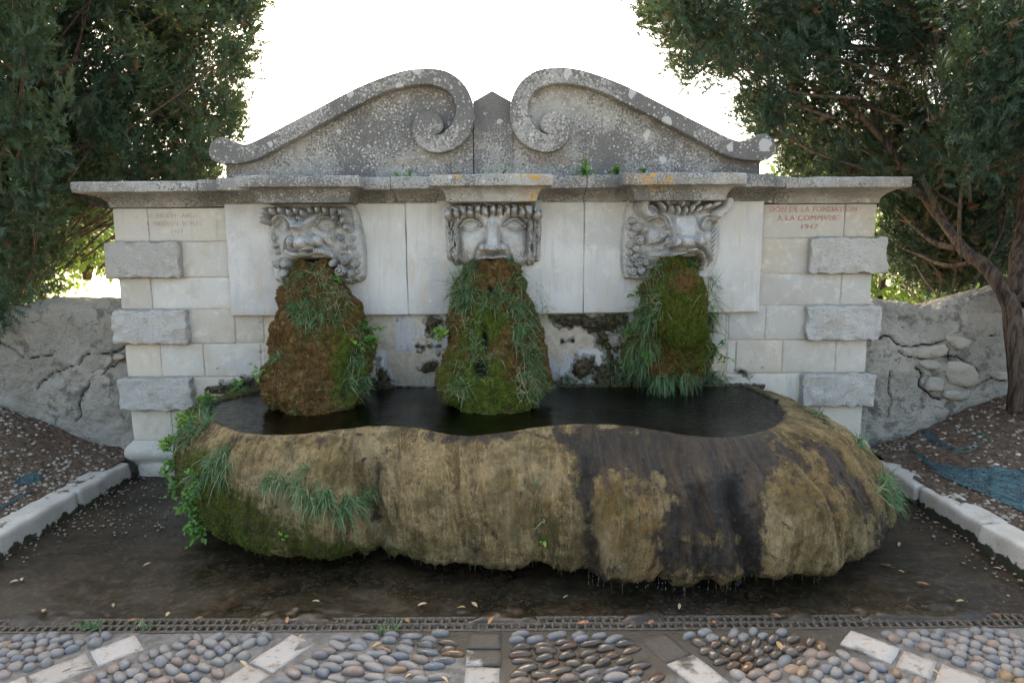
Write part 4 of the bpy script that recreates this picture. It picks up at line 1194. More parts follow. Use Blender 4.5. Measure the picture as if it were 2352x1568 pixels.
# ragged lower fringe
fr = sstep(.80, .88, T2) * sstep(.95, .88, T2)
V[..., 2] -= fr * (.016 * np.abs(fbm(np.stack([fs * 26, S2 * 0, S2 * 0], -1), 1, 3, 61)) + .03 * np.maximum(0, fbm(np.stack([fs * 7, S2 * 0, S2 * 0 + 4], -1), 1, 2, 62)) - .008)
V[..., 2] = np.maximum(V[..., 2], -.03)
Vb = V.reshape(-1, 3)
u_, v_, _ = proj(Vb)
def g2(u, v, ru, rv, rot=0):
    c, s_ = math.cos(rot), math.sin(rot); a = ((u_ - u) * c + (v_ - v) * s_) / ru; b = (-(u_ - u) * s_ + (v_ - v) * c) / rv
    return np.exp(-(a * a + b * b))
# what grows and runs on it (patches with shapes of their own, measured on the surface)
moss = 1.05 * g2(455, 1130, 70, 120, -.35) + .9 * g2(520, 1215, 90, 70) + .55 * g2(640, 1220, 150, 75) + .5 * g2(780, 1265, 130, 30) + .35 * g2(900, 1275, 60, 30) + .4 * g2(1225, 1275, 30, 40) + .33 * g2(600, 1080, 120, 80) + .2 * g2(980, 1295, 120, 20)
moss += .6 * sstep(3.5, 3.9, Vb[:, 1]) * sstep(-1.4, -1.7, Vb[:, 0])
moss += .35 * sstep(2.2, 2.4, Vb[:, 0]) * sstep(3.6, 4.0, Vb[:, 1])
wet = 1.3 * g2(1540, 1040, 180, 55) + 1.0 * g2(1690, 1090, 60, 90, -.4) + .75 * g2(1352, 1150, 20, 190) + .6 * g2(1370, 1030, 60, 50) + 1.0 * g2(1610, 1170, 75, 80) + 1.1 * g2(1725, 1230, 24, 120) + .6 * g2(1540, 1250, 26, 90) + .65 * g2(1640, 1290, 120, 40) + .55 * g2(1400, 1320, 70, 24) + .7 * g2(1960, 1120, 26, 120, -.55) + .7 * g2(2030, 1230, 24, 60) + .4 * g2(862, 1180, 12, 110) + .45 * g2(1800, 1030, 150, 50, .5)
wet += .5 * lip.reshape(-1) + .4 * g2(1130, 1000, 400, 16) + .35 * g2(600, 1010, 120, 14)
rust = .9 * g2(1480, 1240, 120, 110) + .8 * g2(1900, 1110, 170, 110) + .9 * g2(1640, 1310, 180, 40) + .8 * g2(1440, 1120, 70, 80) + .5 * g2(1120, 1130, 220, 120) + .4 * g2(560, 1050, 120, 60)
at = dict(fs=fs.reshape(-1), ft=arc.reshape(-1), moss=np.clip(moss, 0, 1.1), wet=np.clip(wet, 0, 1.4), rust=np.clip(rust, 0, 1))
BAS = empty('fountain_basin', (0.1, 3.7, 0))
tag(BAS, 'travertine-crusted basin streaked brown and mossy, overflowing beneath the masks', 'basin')
make('crusted_shell', Vb, Fb, M['basin'], BAS, at)
basin_bvh = bvh_of(Vb, Fb)
# floor of the basin and the pedestal that carries it
ring = np.stack([inn[:, 0], inn[:, 1]], -1)[::8]
cen2 = np.array([0.05, 4.3])
rr = np.concatenate([cen2 + (ring - cen2) * q for q in (1.06, .7, .3)])
nr = len(ring)
Vfl = np.c_[rr, np.r_[np.full(nr, .40), np.full(nr, .36), np.full(nr, .35)]]
Vfl[:, 1] = np.minimum(Vfl[:, 1], YW + .05)
Ffl = np.concatenate([np.stack([np.arange(nr - 1) + a * nr, np.arange(1, nr) + a * nr, np.arange(1, nr) + (a + 1) * nr, np.arange(nr - 1) + (a + 1) * nr], -1) for a in (0, 1)])
make('basin_floor', Vfl, [Ffl, np.array([[2 * nr + i for i in range(nr)]])], M['basinfloor'], BAS)
pdv = []
for z, q in ((-.05, .30), (.02, .32), (.10, .34), (.30, .36)):
    for k in range(0, NS, 8): pdv.append((*(out[k] + (cen2 - out[k]) * q * .9), z))
npd = len(range(0, NS, 8))
make('pedestal', np.array(pdv), grid_faces(4, npd), M['crust'], BAS, {'thick': np.ones(len(pdv))})
# water surface, rippled near the overflow
wn_ = 150
loop = inn[::5]
wv = []
QS = np.linspace(0, 1, 46)
back = np.stack([loop[:, 0], np.full(len(loop), YW + .02)], -1)
for q in QS: wv.append(np.c_[loop + (back - loop) * q - np.array([0, .004]) * (q == 0), np.full(len(loop), ZW)])
Wv = np.stack(wv, 1)                    # (n, 46, 3)
o_dir = (loop - cen2) / np.linalg.norm(loop - cen2, axis=1, keepdims=True)
Wv[:, 0, :2] += o_dir * .02
Wf = Wv.reshape(-1, 3)
rp = np.clip(.12 + 1.0 * np.exp(-(((Wf[:, 0] - 1.25) / .55) ** 2 + ((Wf[:, 1] - 4.1) / .6) ** 2)), 0, 1)
tag(make('water', Wf, grid_faces(len(loop), 46), M['water'], None, {'ripple': rp}), kind='structure')

# ------------------------------------------------------------------ moss mounds grown from the mouths
def mound(name, rows, ybot, ytop, depth, label, seed, lump=.022, greenf=None, pits=(), profile=None):
    """rows: (v, u_left, u_right) of the outline; front leans from ytop at the mouth to ybot at the foot"""
    rows = np.array(rows, float); v0, v1 = rows[0, 0], rows[-1, 0]
    nv, na = 150, 150
    vv = np.linspace(v0, v1, nv); ul = np.interp(vv, rows[:, 0], rows[:, 1]); ur = np.interp(vv, rows[:, 0], rows[:, 2])
    k5 = np.ones(9) / 9
    ul = np.convolve(np.pad(ul, 4, 'edge'), k5, 'valid'); ur = np.convolve(np.pad(ur, 4, 'edge'), k5, 'valid')
    V = np.zeros((nv, na, 3))
    for i, v in enumerate(vv):
        q = (v - v0) / (v1 - v0); yf = ytop + (ybot - ytop) * (profile(q) if profile else q)
        ry = depth * (.45 + .55 * q); yc = yf + ry
        a = P(ul[i], v, yc - ry * .35); b = P(ur[i], v, yc - ry * .35)
        f_ = P((ul[i] + ur[i]) / 2, v, yf)
        cx, rx = (a.x + b.x) / 2, (b.x - a.x) / 2
        th = np.linspace(0, 2 * PI, na, endpoint=False)
        ct, st_ = np.cos(th), np.sin(th)
        V[i, :, 0] = cx + rx * np.sign(ct) * np.abs(ct) ** .8
        V[i, :, 1] = yc - ry * np.sign(st_) * np.abs(st_) ** .85
        V[i, :, 2] = f_.z - .25 * (V[i, :, 1] - yf) * 0
    Vm = V.reshape(-1, 3)
    I, Jx = np.meshgrid(np.arange(nv - 1), np.arange(na), indexing='ij'); J2 = (Jx + 1) % na
    F = np.stack([I * na + Jx, (I + 1) * na + Jx, (I + 1) * na + J2, I * na + J2], -1).reshape(-1, 4)
    N = normals(Vm, F); c = Vm.mean(0)
    if np.mean(np.sum(N * (Vm - c), 1)) < 0: N = -N; F = F[:, ::-1]
    edge = np.repeat(sstep(0, .05, np.linspace(0, 1, nv)), na)
    d = lump * fbm(Vm, 5, 3, seed) + lump * .55 * fbm(Vm, 15, 3, seed + 3) + .006 * fbm(Vm, 48, 3, seed + 5)
    uu, vw, _ = proj(Vm)
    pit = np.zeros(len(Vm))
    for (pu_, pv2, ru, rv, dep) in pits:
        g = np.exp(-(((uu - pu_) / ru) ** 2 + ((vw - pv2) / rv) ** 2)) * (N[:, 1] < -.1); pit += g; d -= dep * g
    Vm = Vm + N * d[:, None]
    # caps
    top = [list(range(na))]; bot = [list(range((nv - 1) * na, nv * na))]
    gr = greenf(uu, vw) if greenf else np.full(len(Vm), .5)
    root = empty(name, (float(Vm[:, 0].mean()), float(Vm[:, 1].mean()), float(Vm[:, 2].min())))
    tag(root, label, 'moss mound', 'moss mounds hanging from the mask mouths')
    make('moss_body', Vm, [F, np.array(top), np.array(bot)[:, ::-1]], M['moss'], root, {'green': gr, 'pit': np.clip(pit, 0, 1)})
    return root, Vm, F, N, gr, pit
def gg(u, v, cu, cv, ru, rv): return np.exp(-(((u - cu) / ru) ** 2 + ((v - cv) / rv) ** 2))
mounds = []
mounds.append(mound('moss_mound', [(595, 690, 740), (604, 682, 748), (625, 664, 772), (680, 641, 802), (740, 623, 824), (800, 608, 842), (860, 602, 838), (910, 600, 832), (940, 610, 820), (958, 640, 800), (966, 665, 770)], 3.84, 4.40, .30,
    'rust-brown moss mound hanging from the bulbous-nosed mask into the water', 3, .036, lambda u, v: .10 + .75 * gg(u, v, 800, 850, 45, 120) + .35 * gg(u, v, 720, 720, 60, 70), ((700, 665, 10, 8, .03), (660, 706, 10, 10, .03))))
mounds.append(mound('moss_mound', [(595, 1084, 1178), (604, 1073, 1195), (630, 1058, 1208), (670, 1044, 1220), (720, 1034, 1236), (780, 1026, 1246), (840, 1014, 1254), (900, 1006, 1256), (930, 1014, 1246), (955, 1045, 1215), (972, 1085, 1170)], 3.80, 4.40, .32,
    'tall green moss mound with dark slits below the straight-nosed mask', 7, .036, lambda u, v: .42 + .5 * gg(u, v, 1110, 910, 90, 60) + .35 * gg(u, v, 1110, 740, 50, 60) - .4 * gg(u, v, 1130, 615, 70, 35) - .25 * gg(u, v, 1190, 820, 50, 70), ((1125, 660, 3.5, 22, .09), (1112, 775, 7, 30, .09), (1104, 845, 22, 26, .03))))
mounds.append(mound('moss_mound', [(594, 1516, 1596), (604, 1508, 1604), (640, 1494, 1608), (690, 1476, 1614), (740, 1460, 1622), (790, 1446, 1632), (830, 1434, 1638), (855, 1440, 1630), (876, 1470, 1600), (884, 1490, 1580)], 4.36, 4.42, .24,
    'dark wet moss mound with a round green boss below the horn-browed mask', 13, .038, lambda u, v: .55 + .35 * gg(u, v, 1600, 770, 40, 70) - .5 * gg(u, v, 1565, 650, 30, 20) - .2 * gg(u, v, 1500, 820, 50, 50), ((1605, 700, 7, 35, .05),),
    profile=lambda q: 2.6 * math.sin(min(q * 1.25, 1) * PI) ** 1.0 + q))
# the rounded boss on the right-hand mound
bc = P(1562, 705, 4.13)
bm = bmesh.new(); bmesh.ops.create_icosphere(bm, subdivisions=5, radius=1)
Vs = np.array([v.co[:] for v in bm.verts]); Fs_ = np.array([[v.index for v in f.verts] for f in bm.faces]); bm.free()
Vs2 = Vs * np.array([.165, .15, .235]) * (1 + .10 * fbm(Vs, 2, 3, 5) + .05 * fbm(Vs, 7, 3, 6))[:, None] + np.array(bc)
uB, vB, _ = proj(Vs2)
gB = .6 + .3 * gg(uB, vB, 1600, 760, 50, 60) - .65 * gg(uB, vB, 1566, 652, 30, 20)
make('moss_boss', Vs2, Fs_, M['moss'], mounds[2][0], {'green': gB, 'pit': np.zeros(len(Vs2))})
boss = (Vs2, Fs_, Vs / np.linalg.norm(Vs, axis=1, keepdims=True), gB)
mound_bvh = [bvh_of(m[1], m[2]) for m in mounds]; boss_bvh = bvh_of(Vs2, Fs_)

# moss fronds: the fuzzy pile of each mound
def fuzz(V, F, N, green, n, L=(.008, .018), front=True, wgt=None):
    a, b, c = V[F[:, 0]], V[F[:, 1]], V[F[:, 2]]
    ar = np.linalg.norm(np.cross(b - a, c - a), axis=1)
    if wgt is not None: ar = ar * wgt[F[:, 0]]
    if front: ar = ar * (N[F[:, 0], 1] < .35)
    pick = rng.choice(len(F), n, p=ar / ar.sum())
    w_ = rng.dirichlet((1, 1, 1), n)
    p = w_[:, :1] * a[pick] + w_[:, 1:2] * b[pick] + w_[:, 2:] * c[pick]
    nn = N[F[pick, 0]]
    d = nn + .75 * rng.normal(size=(n, 3)); d[:, 2] += .15; d /= np.linalg.norm(d, axis=1, keepdims=True)
    sd_ = np.cross(d, rng.normal(size=(n, 3))); sd_ /= np.linalg.norm(sd_, axis=1, keepdims=True)
    l = rng.uniform(*L, n)[:, None]; wd = l * .26
    Vt = np.stack([p - sd_ * wd - nn * .003, p + sd_ * wd - nn * .003, p + d * l], 1).reshape(-1, 3)
    Ft = np.arange(3 * n).reshape(-1, 3)
    g = green[F[pick, 0]] + .35 * fbm(p, 8, 3, 77) + rng.normal(0, .12, n)
    return Vt, Ft, g, np.repeat(rng.random(n), 3)
def fuzz_obj(parts, parent, nm='moss_fronds'):
    bg_, bb_ = Bag(), Bag()
    for Vt, Ft, g, tint in parts:
        m = np.repeat(g > .5, 3)
        for bag, mk in ((bg_, m), (bb_, ~m)):
            if mk.sum():
                n = mk.sum(); bag.add(Vt[mk], np.arange(n).reshape(-1, 3), tint=tint[mk])
    for bag, mt in ((bg_, 'mossgreen'), (bb_, 'mossfuzz')):
        if bag.n: bag.build(nm, M[mt], parent, smooth=False)['kind'] = 'stuff'
for k, m in enumerate(mounds):
    parts = [fuzz(m[1], m[2], m[3], m[4], 32000, wgt=np.clip(1 - m[5] * 1.6, 0, 1))]
    if k == 2: parts.append(fuzz(boss[0], boss[1], boss[2], boss[3], 12000))
    fuzz_obj(parts, m[0])
Nb = normals(Vb, Fb)
mw = np.clip(at['moss'] - .35, 0, 1) * (T2.reshape(-1) > .15) * (T2.reshape(-1) < .93)
fuzz_obj([fuzz(Vb, Fb, Nb, .35 + .7 * np.clip(at['moss'], 0, 1), 30000, (.006, .016), False, mw)], BAS)

# dark mossy crust splashed over the wall just above the water
nu, nv = 420, 80
Ux, Vx = np.meshgrid(np.linspace(470, 1760, nu), np.linspace(722, 897, nv), indexing='ij')
cw = np.array([[P(u, v, YW) for v in (722, 897)] for u in (470, 1760)])
Xc = P(470, 800, YW).x + (Ux - 470) / (1760 - 470) * (P(1760, 800, YW).x - P(470, 800, YW).x)
Zc = P(1140, 722, YW).z + (Vx - 722) / (897 - 722) * (P(1140, 897, YW).z - P(1140, 722, YW).z)
pc = np.stack([Xc, np.zeros_like(Xc), Zc], -1)
def e2(cu, cv, ru, rv): return np.exp(-(((Ux - cu) / ru) ** 2 + ((Vx - cv) / rv) ** 2))
fld = 1.2 * e2(1000, 748, 34, 34) + 1.0 * e2(970, 842, 26, 18) + .9 * e2(996, 835, 22, 24) + .95 * e2(878, 858, 18, 24) + .8 * e2(860, 880, 40, 14) + 1.1 * e2(1400, 770, 60, 55) + 1.0 * e2(1380, 735, 70, 20) + 1.0 * e2(1330, 850, 40, 36) + 1.0 * e2(1420, 860, 60, 36) + .8 * e2(1300, 735, 40, 16) + .8 * e2(1292, 783, 9, 9) + .8 * e2(1316, 782, 9, 9) + 1.2 * e2(1540, 870, 140, 34) + 1.1 * e2(560, 880, 60, 30) + .9 * e2(510, 890, 40, 20) + .6 * e2(960, 792, 50, 5) + .6 * e2(1715, 858, 16, 12) + .8 * e2(1250, 880, 60, 20) + .7 * e2(820, 885, 60, 12)
fld += 1.1 * sstep(878, 888, Vx) + .45 * fbm(pc, 13, 4, 31) - .58 + .2 * fbm(pc, 45, 4, 33)
hh = np.clip(fld, -.4, .9)
Yc_ = YW - .002 - .055 * hh - .012 * fbm(pc, 40, 3, 35) * (hh > 0)
Vc = np.stack([Xc, Yc_, Zc], -1).reshape(-1, 3)
Fc = grid_faces(nu, nv)[:, ::-1]
Fc = Fc[hh.reshape(-1)[Fc].max(1) > -.02]
us_ = np.unique(Fc); mp = np.full(len(Vc), -1); mp[us_] = np.arange(len(us_))
cro = make('moss_crust', Vc[us_], mp[Fc], M['crust'], FW_, {'thick': np.clip(hh.reshape(-1)[us_] * 2.2, 0, 1)}); cro['kind'] = 'stuff'
# ------------------------------------------------------------------ rubble walls on both sides
def z4(x, y): return (x * .4126, 529 + y * .4126)
def z6(x, y): return (1587.6 + x * .4126, 529 + y * .4126)
YR = YW + .10
def rubble_wall(label, x0, x1, ztop, cracks, stones, seed):
    n = 400; m = 130
    xs = np.linspace(x0, x1, n); V = np.zeros((n, m, 3))
    for j in range(m):
        t = j / (m - 1)
        zt_ = ztop + .045 * fbm(np.stack([xs, xs * 0, xs * 0], -1), 1.6, 3, seed)
        if t < .72: z = zt_ * 0 - .1 + (zt_ - .10 + .1) * (t / .72); y = xs * 0 + YR
        else:
            a = (t - .72) / .28 * PI; z = zt_ - .10 + .10 * np.sin(a); y = xs * 0 + YR + .16 * (1 - np.cos(a))
        V[:, j] = np.stack([xs, y, z], -1)
    Vr = V.reshape(-1, 3)
    u, v, _ = proj(Vr)
    ck = np.zeros(len(Vr))
    for pts, w_ in cracks:
        c = catmull(pts, 6); c = c + np.stack([3.0 * fbm(np.c_[c, c[:, 0]] * .05, 1, 3, 3), 3.0 * fbm(np.c_[c, c[:, 0]] * .05, 1, 3, 4)], -1)
        d = np.full(len(Vr), 1e9)
        for i in range(len(c) - 1):
            a, b = c[i], c[i + 1]; q = b - a; t = np.clip(((u - a[0]) * q[0] + (v - a[1]) * q[1]) / (q @ q + 1e-9), 0, 1)
            d = np.minimum(d, np.hypot(u - a[0] - t * q[0], v - a[1] - t * q[1]))
        ck = np.maximum(ck, np.exp(-(d / (w_ * .7)) ** 2))
    Fr = grid_faces(n, m); N = normals(Vr, Fr)
    if np.mean(N[:, 1]) > 0 or x1 < x0: N = -N if np.mean(N[:, 1]) > 0 else N
    N = np.where((N[:, 1:2] > .3) & (Vr[:, 1:2] < YR + .05), -N, N)
    d = .035 * fbm(Vr, 2.6, 4, seed) + .013 * fbm(Vr, 8, 5, seed + 2, .6) + .008 * fbm(Vr, 34, 3, seed + 4)
    Vr = Vr + np.array([0, -1, 0]) * (d - .035 * ck)[:, None] * sstep(-.3, .2, -Vr[:, 1:2] + YR + .2) + np.array([0, 0, .6]) * (d * (Vr[:, 2] > ztop - .12))[:, None]
    root = empty('rubble_wall', ((x0 + x1) / 2, YR, 0)); tag(root, label, 'wall')
    make('render_coat', Vr, Fr if x1 > x0 else Fr[:, ::-1], M['rubble'], root, {'crack': np.clip(ck, 0, 1)})
    for poly in stones:
        p = np.array([[*P(a, b, YR)] for a, b in poly]); c = p.mean(0)
        p = np.array(catmull(list(p), 2, True)); k = len(p)
        rings = [(1.0, .02), (.98, -.018), (.93, -.027), (.5, -.028)]
        Vp = np.concatenate([c + (p - c) * q + np.array([0, dy, 0]) for q, dy in rings] + [c[None] + np.array([0, -.031, 0])])
        Vp += .018 * np.stack([fbm(Vp, 12, 3, 1), fbm(Vp, 12, 3, 2), fbm(Vp, 12, 3, 3)], -1)
        Fq = np.array([[a * k + i, a * k + (i + 1) % k, (a + 1) * k + (i + 1) % k, (a + 1) * k + i] for a in range(3) for i in range(k)])
        Ft = np.array([[3 * k + i, 3 * k + (i + 1) % k, 4 * k] for i in range(k)])
        make('stone', Vp, [Fq, Ft], M['stone'], root)
    return root
rubble_wall('cracked rubble wall running left of the fountain below the sunlit gap', -5.4, XL + .03, 1.27,
    [([z4(*p) for p in ((700, 640), (640, 680), (500, 685), (440, 740), (300, 800), (200, 880))], 2.2), ([z4(*p) for p in ((700, 705), (640, 740), (580, 785), (520, 840), (455, 905), (440, 960), (450, 1020), (415, 1065))], 3.0), ([z4(*p) for p in ((0, 620), (150, 700), (300, 690))], 1.6)],
    [[z4(*p) for p in q] for q in (((530, 722), (632, 694), (640, 735), (548, 764)), ((542, 775), (592, 765), (578, 796), (535, 800)), ((650, 690), (706, 692), (698, 722), (655, 728)), ((532, 806), (592, 796), (640, 850), (520, 868)))], 41)
rubble_wall('cracked rubble wall with loose stones showing, right of the fountain beside the trunk', XR - .03, 5.4, 1.29,
    [([z6(*p) for p in ((1040, 612), (1070, 592), (1110, 592), (1150, 638), (1280, 640), (1400, 618))], 3.4), ([z6(*p) for p in ((1140, 672), (1225, 705), (1300, 712), (1420, 700), (1500, 715), (1600, 790))], 3.0), ([z6(*p) for p in ((1245, 765), (1275, 800), (1278, 860), (1330, 912), (1390, 955))], 4.0), ([z6(*p) for p in ((1090, 780), (1100, 900), (1110, 960), (1095, 1040))], 2.0), ([z6(*p) for p in ((1420, 640), (1440, 720), (1430, 800), (1560, 885), (1640, 830), (1750, 835))], 2.2), ([z6(*p) for p in ((1500, 620), (1620, 590), (1760, 595))], 1.8)],
    [[z6(*p) for p in q] for q in (((1150, 648), (1220, 655), (1222, 690), (1162, 684)), ((1230, 652), (1396, 634), (1412, 694), (1300, 706), (1234, 692)), ((1262, 722), (1356, 714), (1374, 758), (1292, 772)), ((1288, 842), (1338, 806), (1404, 812), (1408, 868), (1370, 892), (1304, 884)), ((1416, 875), (1552, 896), (1552, 928), (1424, 946)), ((1430, 728), (1552, 744), (1590, 850), (1440, 842)), ((1408, 586), (1552, 596), (1498, 646), (1434, 646)), ((1652, 786), (1746, 782), (1738, 826), (1662, 818)), ((1048, 640), (1105, 612), (1136, 658), (1092, 700)))], 47)

# ------------------------------------------------------------------ grass and small plants, rooted on what they grow on
all_bvh = [basin_bvh, *mound_bvh, boss_bvh, *bed_bvh]
wallb = bvh_of(np.array([(-3, YW - .01, 0), (3, YW - .01, 0), (3, YW - .01, 2), (-3, YW - .01, 2)], float), np.array([(0, 1, 2, 3)]))
groundb = bvh_of(np.array([(-4, 1, 0), (4, 1, 0), (4, 4.6, 0), (-4, 4.6, 0)], float), np.array([(0, 1, 2, 3)]))
def hit(u, v, extra=(wallb, groundb), only=None):
    d = ray(u, v).normalized(); best = None
    for b in (only or (all_bvh + list(extra))):
        loc, nor, idx, dist = b.ray_cast(CAM, d)
        if loc is not None and (best is None or dist < best[2]):
            if nor.dot(d) > 0: nor = -nor
            best = (np.array(loc), np.array(nor), dist)
    return best
def blades(Pb, Nb_, L, wd, upw=.55, spread=.8, droop=.6, tint=None, seg=3):
    """vectorised grass blades: tapering bent strips"""
    n = len(Pb)
    d = Nb_ * .7 + np.array([0, 0, upw]) + spread * rng.normal(size=(n, 3)); d /= np.linalg.norm(d, axis=1, keepdims=True)
    # keep blades on the outer side of what they grow from
    back = np.minimum(0, np.sum(d * Nb_, 1)); d = d - Nb_ * (back - .15 * (back < 0))[:, None]
    sd_ = np.cross(d, np.array([0, 0, 1.0]) + .5 * rng.normal(size=(n, 3))); sd_ /= np.linalg.norm(sd_, axis=1, keepdims=True) + 1e-9
    L = np.broadcast_to(L, (n,)) * rng.uniform(.55, 1.25, n); dr_ = droop * rng.uniform(.3, 1.4, n)
    rows = []
    for k in range(seg):
        q = k / seg; c = Pb + d * (L * q)[:, None] + np.array([0, 0, -1.0]) * (dr_ * L * q * q)[:, None]
        w_ = wd * (1 - .75 * q) * (.75 + .5 * min(q * 4, 1)); rows += [c - sd_ * w_ / 2, c + sd_ * w_ / 2]
    tip = Pb + d * L[:, None] + np.array([0, 0, -1.0]) * (dr_ * L)[:, None]
    Vv = np.stack(rows + [tip], 1)
    m = 2 * seg + 1
    base = (np.arange(n) * m)[:, None]
    Q = [base + np.array([[2 * k, 2 * k + 1, 2 * k + 3, 2 * k + 2]]) for k in range(seg - 1)]
    Tt = base + np.array([[2 * seg - 2, 2 * seg - 1, 2 * seg]])
    tn = rng.random(n) if tint is None else np.clip(tint + rng.normal(0, .15, n), 0, 1)
    return Vv.reshape(-1, 3), np.concatenate(Q), Tt, np.repeat(tn, m)
class Grass:
    def __init__(s): s.V, s.Q, s.T, s.t, s.n = [], [], [], [], 0
    def add(s, Vv, Q, Tt, tn): s.V.append(Vv); s.Q.append(Q + s.n); s.T.append(Tt + s.n); s.t.append(tn); s.n += len(Vv)
    def build(s, name, mat, parent=None): return make(name, np.concatenate(s.V), [np.concatenate(s.Q), np.concatenate(s.T)], mat, parent, {'tint': np.concatenate(s.t)}, smooth=False)
def sow(g, u, v, ru, rv, n, L=.09, w_=.0045, tufts=None, only=None, **kw):
    """tufts of blades spread over an elliptical patch"""
    tufts = tufts or max(1, n // 9)
    Pb, Nn = [], []
    for _ in range(tufts):
        a, r_ = random.uniform(0, 2 * PI), math.sqrt(random.random())
        h = hit(u + ru * r_ * math.cos(a), v + rv * r_ * math.sin(a), only=only)
        if h is None: continue
        for _ in range(max(1, n // tufts)):
            Pb.append(h[0] - h[1] * .004 + np.random.default_rng(random.randrange(1 << 30)).normal(0, .006, 3)); Nn.append(h[1])
    if Pb: g.add(*blades(np.array(Pb), np.array(Nn), L, w_, **kw))
def grass_obj(label, patches, **kw):
    g = Grass()
    for p in patches: sow(g, *p[:5], **{**kw, **(p[5] if len(p) > 5 else {})})
    return tag(g.build('grass', M['grass']), label, 'grass', kind='stuff')
dry = dict(tint=.9)
grass_obj('green and straw grass growing over the rust-brown moss mound', [
    (715, 715, 55, 34, 420), (690, 690, 45, 30, 160), (740, 735, 50, 40, 200), (695, 610, 30, 14, 70), (680, 640, 25, 20, 110), (745, 640, 30, 30, 150, dry), (775, 690, 30, 40, 160, dry), (640, 822, 6, 5, 70, dict(L=.12, tufts=2, spread=1.0)), (825, 800, 22, 50, 240), (812, 870, 30, 40, 240), (838, 885, 14, 25, 90), (660, 930, 40, 20, 40, dict(L=.04)), (730, 905, 60, 30, 50, dict(L=.04)), (700, 820, 60, 60, 60, dict(L=.035)), (672, 700, 20, 60, 70, dict(L=.06))])
grass_obj('long green grass tufts on the tall slit moss mound', [
    (1062, 650, 30, 30, 380, dict(L=.12)), (1060, 690, 30, 25, 260, dict(L=.12)), (1130, 690, 70, 26, 460, dict(L=.10)), (1170, 650, 40, 30, 160), (1195, 720, 30, 40, 320), (1205, 780, 30, 60, 460, dict(L=.10)), (1225, 860, 24, 60, 420), (1205, 880, 26, 40, 240, dry), (1060, 870, 30, 36, 150, dict(L=.12)), (1050, 900, 30, 16, 60, dry), (1095, 800, 22, 36, 160), (1060, 745, 40, 30, 130, dry), (1080, 615, 20, 14, 140, dict(L=.11)), (1175, 610, 20, 14, 60), (1290, 885, 40, 14, 200), (1110, 830, 40, 30, 70), (1245, 700, 16, 30, 90, dict(L=.13)), (1050, 655, 16, 40, 40, dict(L=.24, w_=.0028, droop=.35)), (1225, 690, 10, 30, 24, dict(L=.24, w_=.0026, droop=.35))])
grass_obj('bluish grass draped round the dark wet moss mound', [
    (1500, 700, 24, 50, 330, dict(L=.11)), (1490, 760, 34, 40, 330, dict(L=.11, droop=.9)), (1475, 810, 40, 30, 300, dict(L=.11, droop=.9)), (1440, 740, 24, 40, 160), (1630, 660, 10, 40, 160, dict(L=.13)), (1636, 720, 14, 50, 320, dict(L=.13)), (1630, 800, 14, 40, 120), (1600, 603, 20, 8, 90), (1515, 608, 14, 10, 90), (1500, 640, 16, 20, 120, dry), (1440, 850, 40, 20, 260, dict(droop=1.0)), (1540, 868, 90, 10, 420, dict(L=.10, droop=1.1, upw=.1)), (1640, 870, 30, 14, 200), (1400, 880, 50, 8, 140), (1410, 830, 18, 30, 80), (1628, 700, 10, 40, 50, dict(L=.26, w_=.0028, droop=.35)), (1480, 700, 14, 40, 30, dict(L=.2, w_=.003))])
grass_obj('grass tufts rooted on the mossy left shoulder and face of the basin', [
    (500, 1070, 34, 28, 260, dict(L=.11, droop=1.0)), (440, 1105, 30, 20, 150, dict(L=.10)), (640, 1105, 44, 20, 260, dict(L=.085, droop=.9)), (720, 1140, 50, 24, 320, dict(L=.09, droop=.9)), (800, 1165, 50, 22, 300, dict(L=.09, droop=.9)), (850, 1130, 24, 10, 100), (690, 1080, 18, 10, 40), (455, 965, 30, 26, 330, dict(L=.09)), (480, 935, 26, 14, 160), (430, 1005, 22, 24, 200), (530, 892, 40, 14, 200), (520, 1035, 20, 12, 60), (1080, 1050, 8, 6, 10, dict(L=.05)), (1235, 1110, 8, 8, 14, dict(L=.05)), (1245, 1190, 10, 8, 16, dict(L=.05))], only=[basin_bvh])
grass_obj('bright grass tufts along the sloping right apron of the basin', [
    (1875, 955, 16, 8, 80, dict(L=.07)), (1985, 1010, 22, 20, 170, dict(L=.08)), (2035, 1115, 26, 24, 300, dict(L=.11)), (2045, 1150, 16, 16, 140, dict(L=.1)), (1755, 880, 10, 5, 40, dict(L=.05)), (1905, 975, 20, 10, 40, dict(L=.05))], only=[basin_bvh])
for (u, v, n_, lab) in ((205, 1438, 60, 'spiky green grass tuft at the drain beside the pale cobbles'), (890, 1444, 50, 'low grass tuft with round leaves between drain and cobbles'), (330, 1436, 24, 'sparse grass blades by the drain near a white paving slab')):
    g = Grass(); sow(g, u, v, 26, 3, n_, L=.07, tufts=5, upw=1.0); tag(g.build('grass_tuft', M['grass']), lab, 'grass')

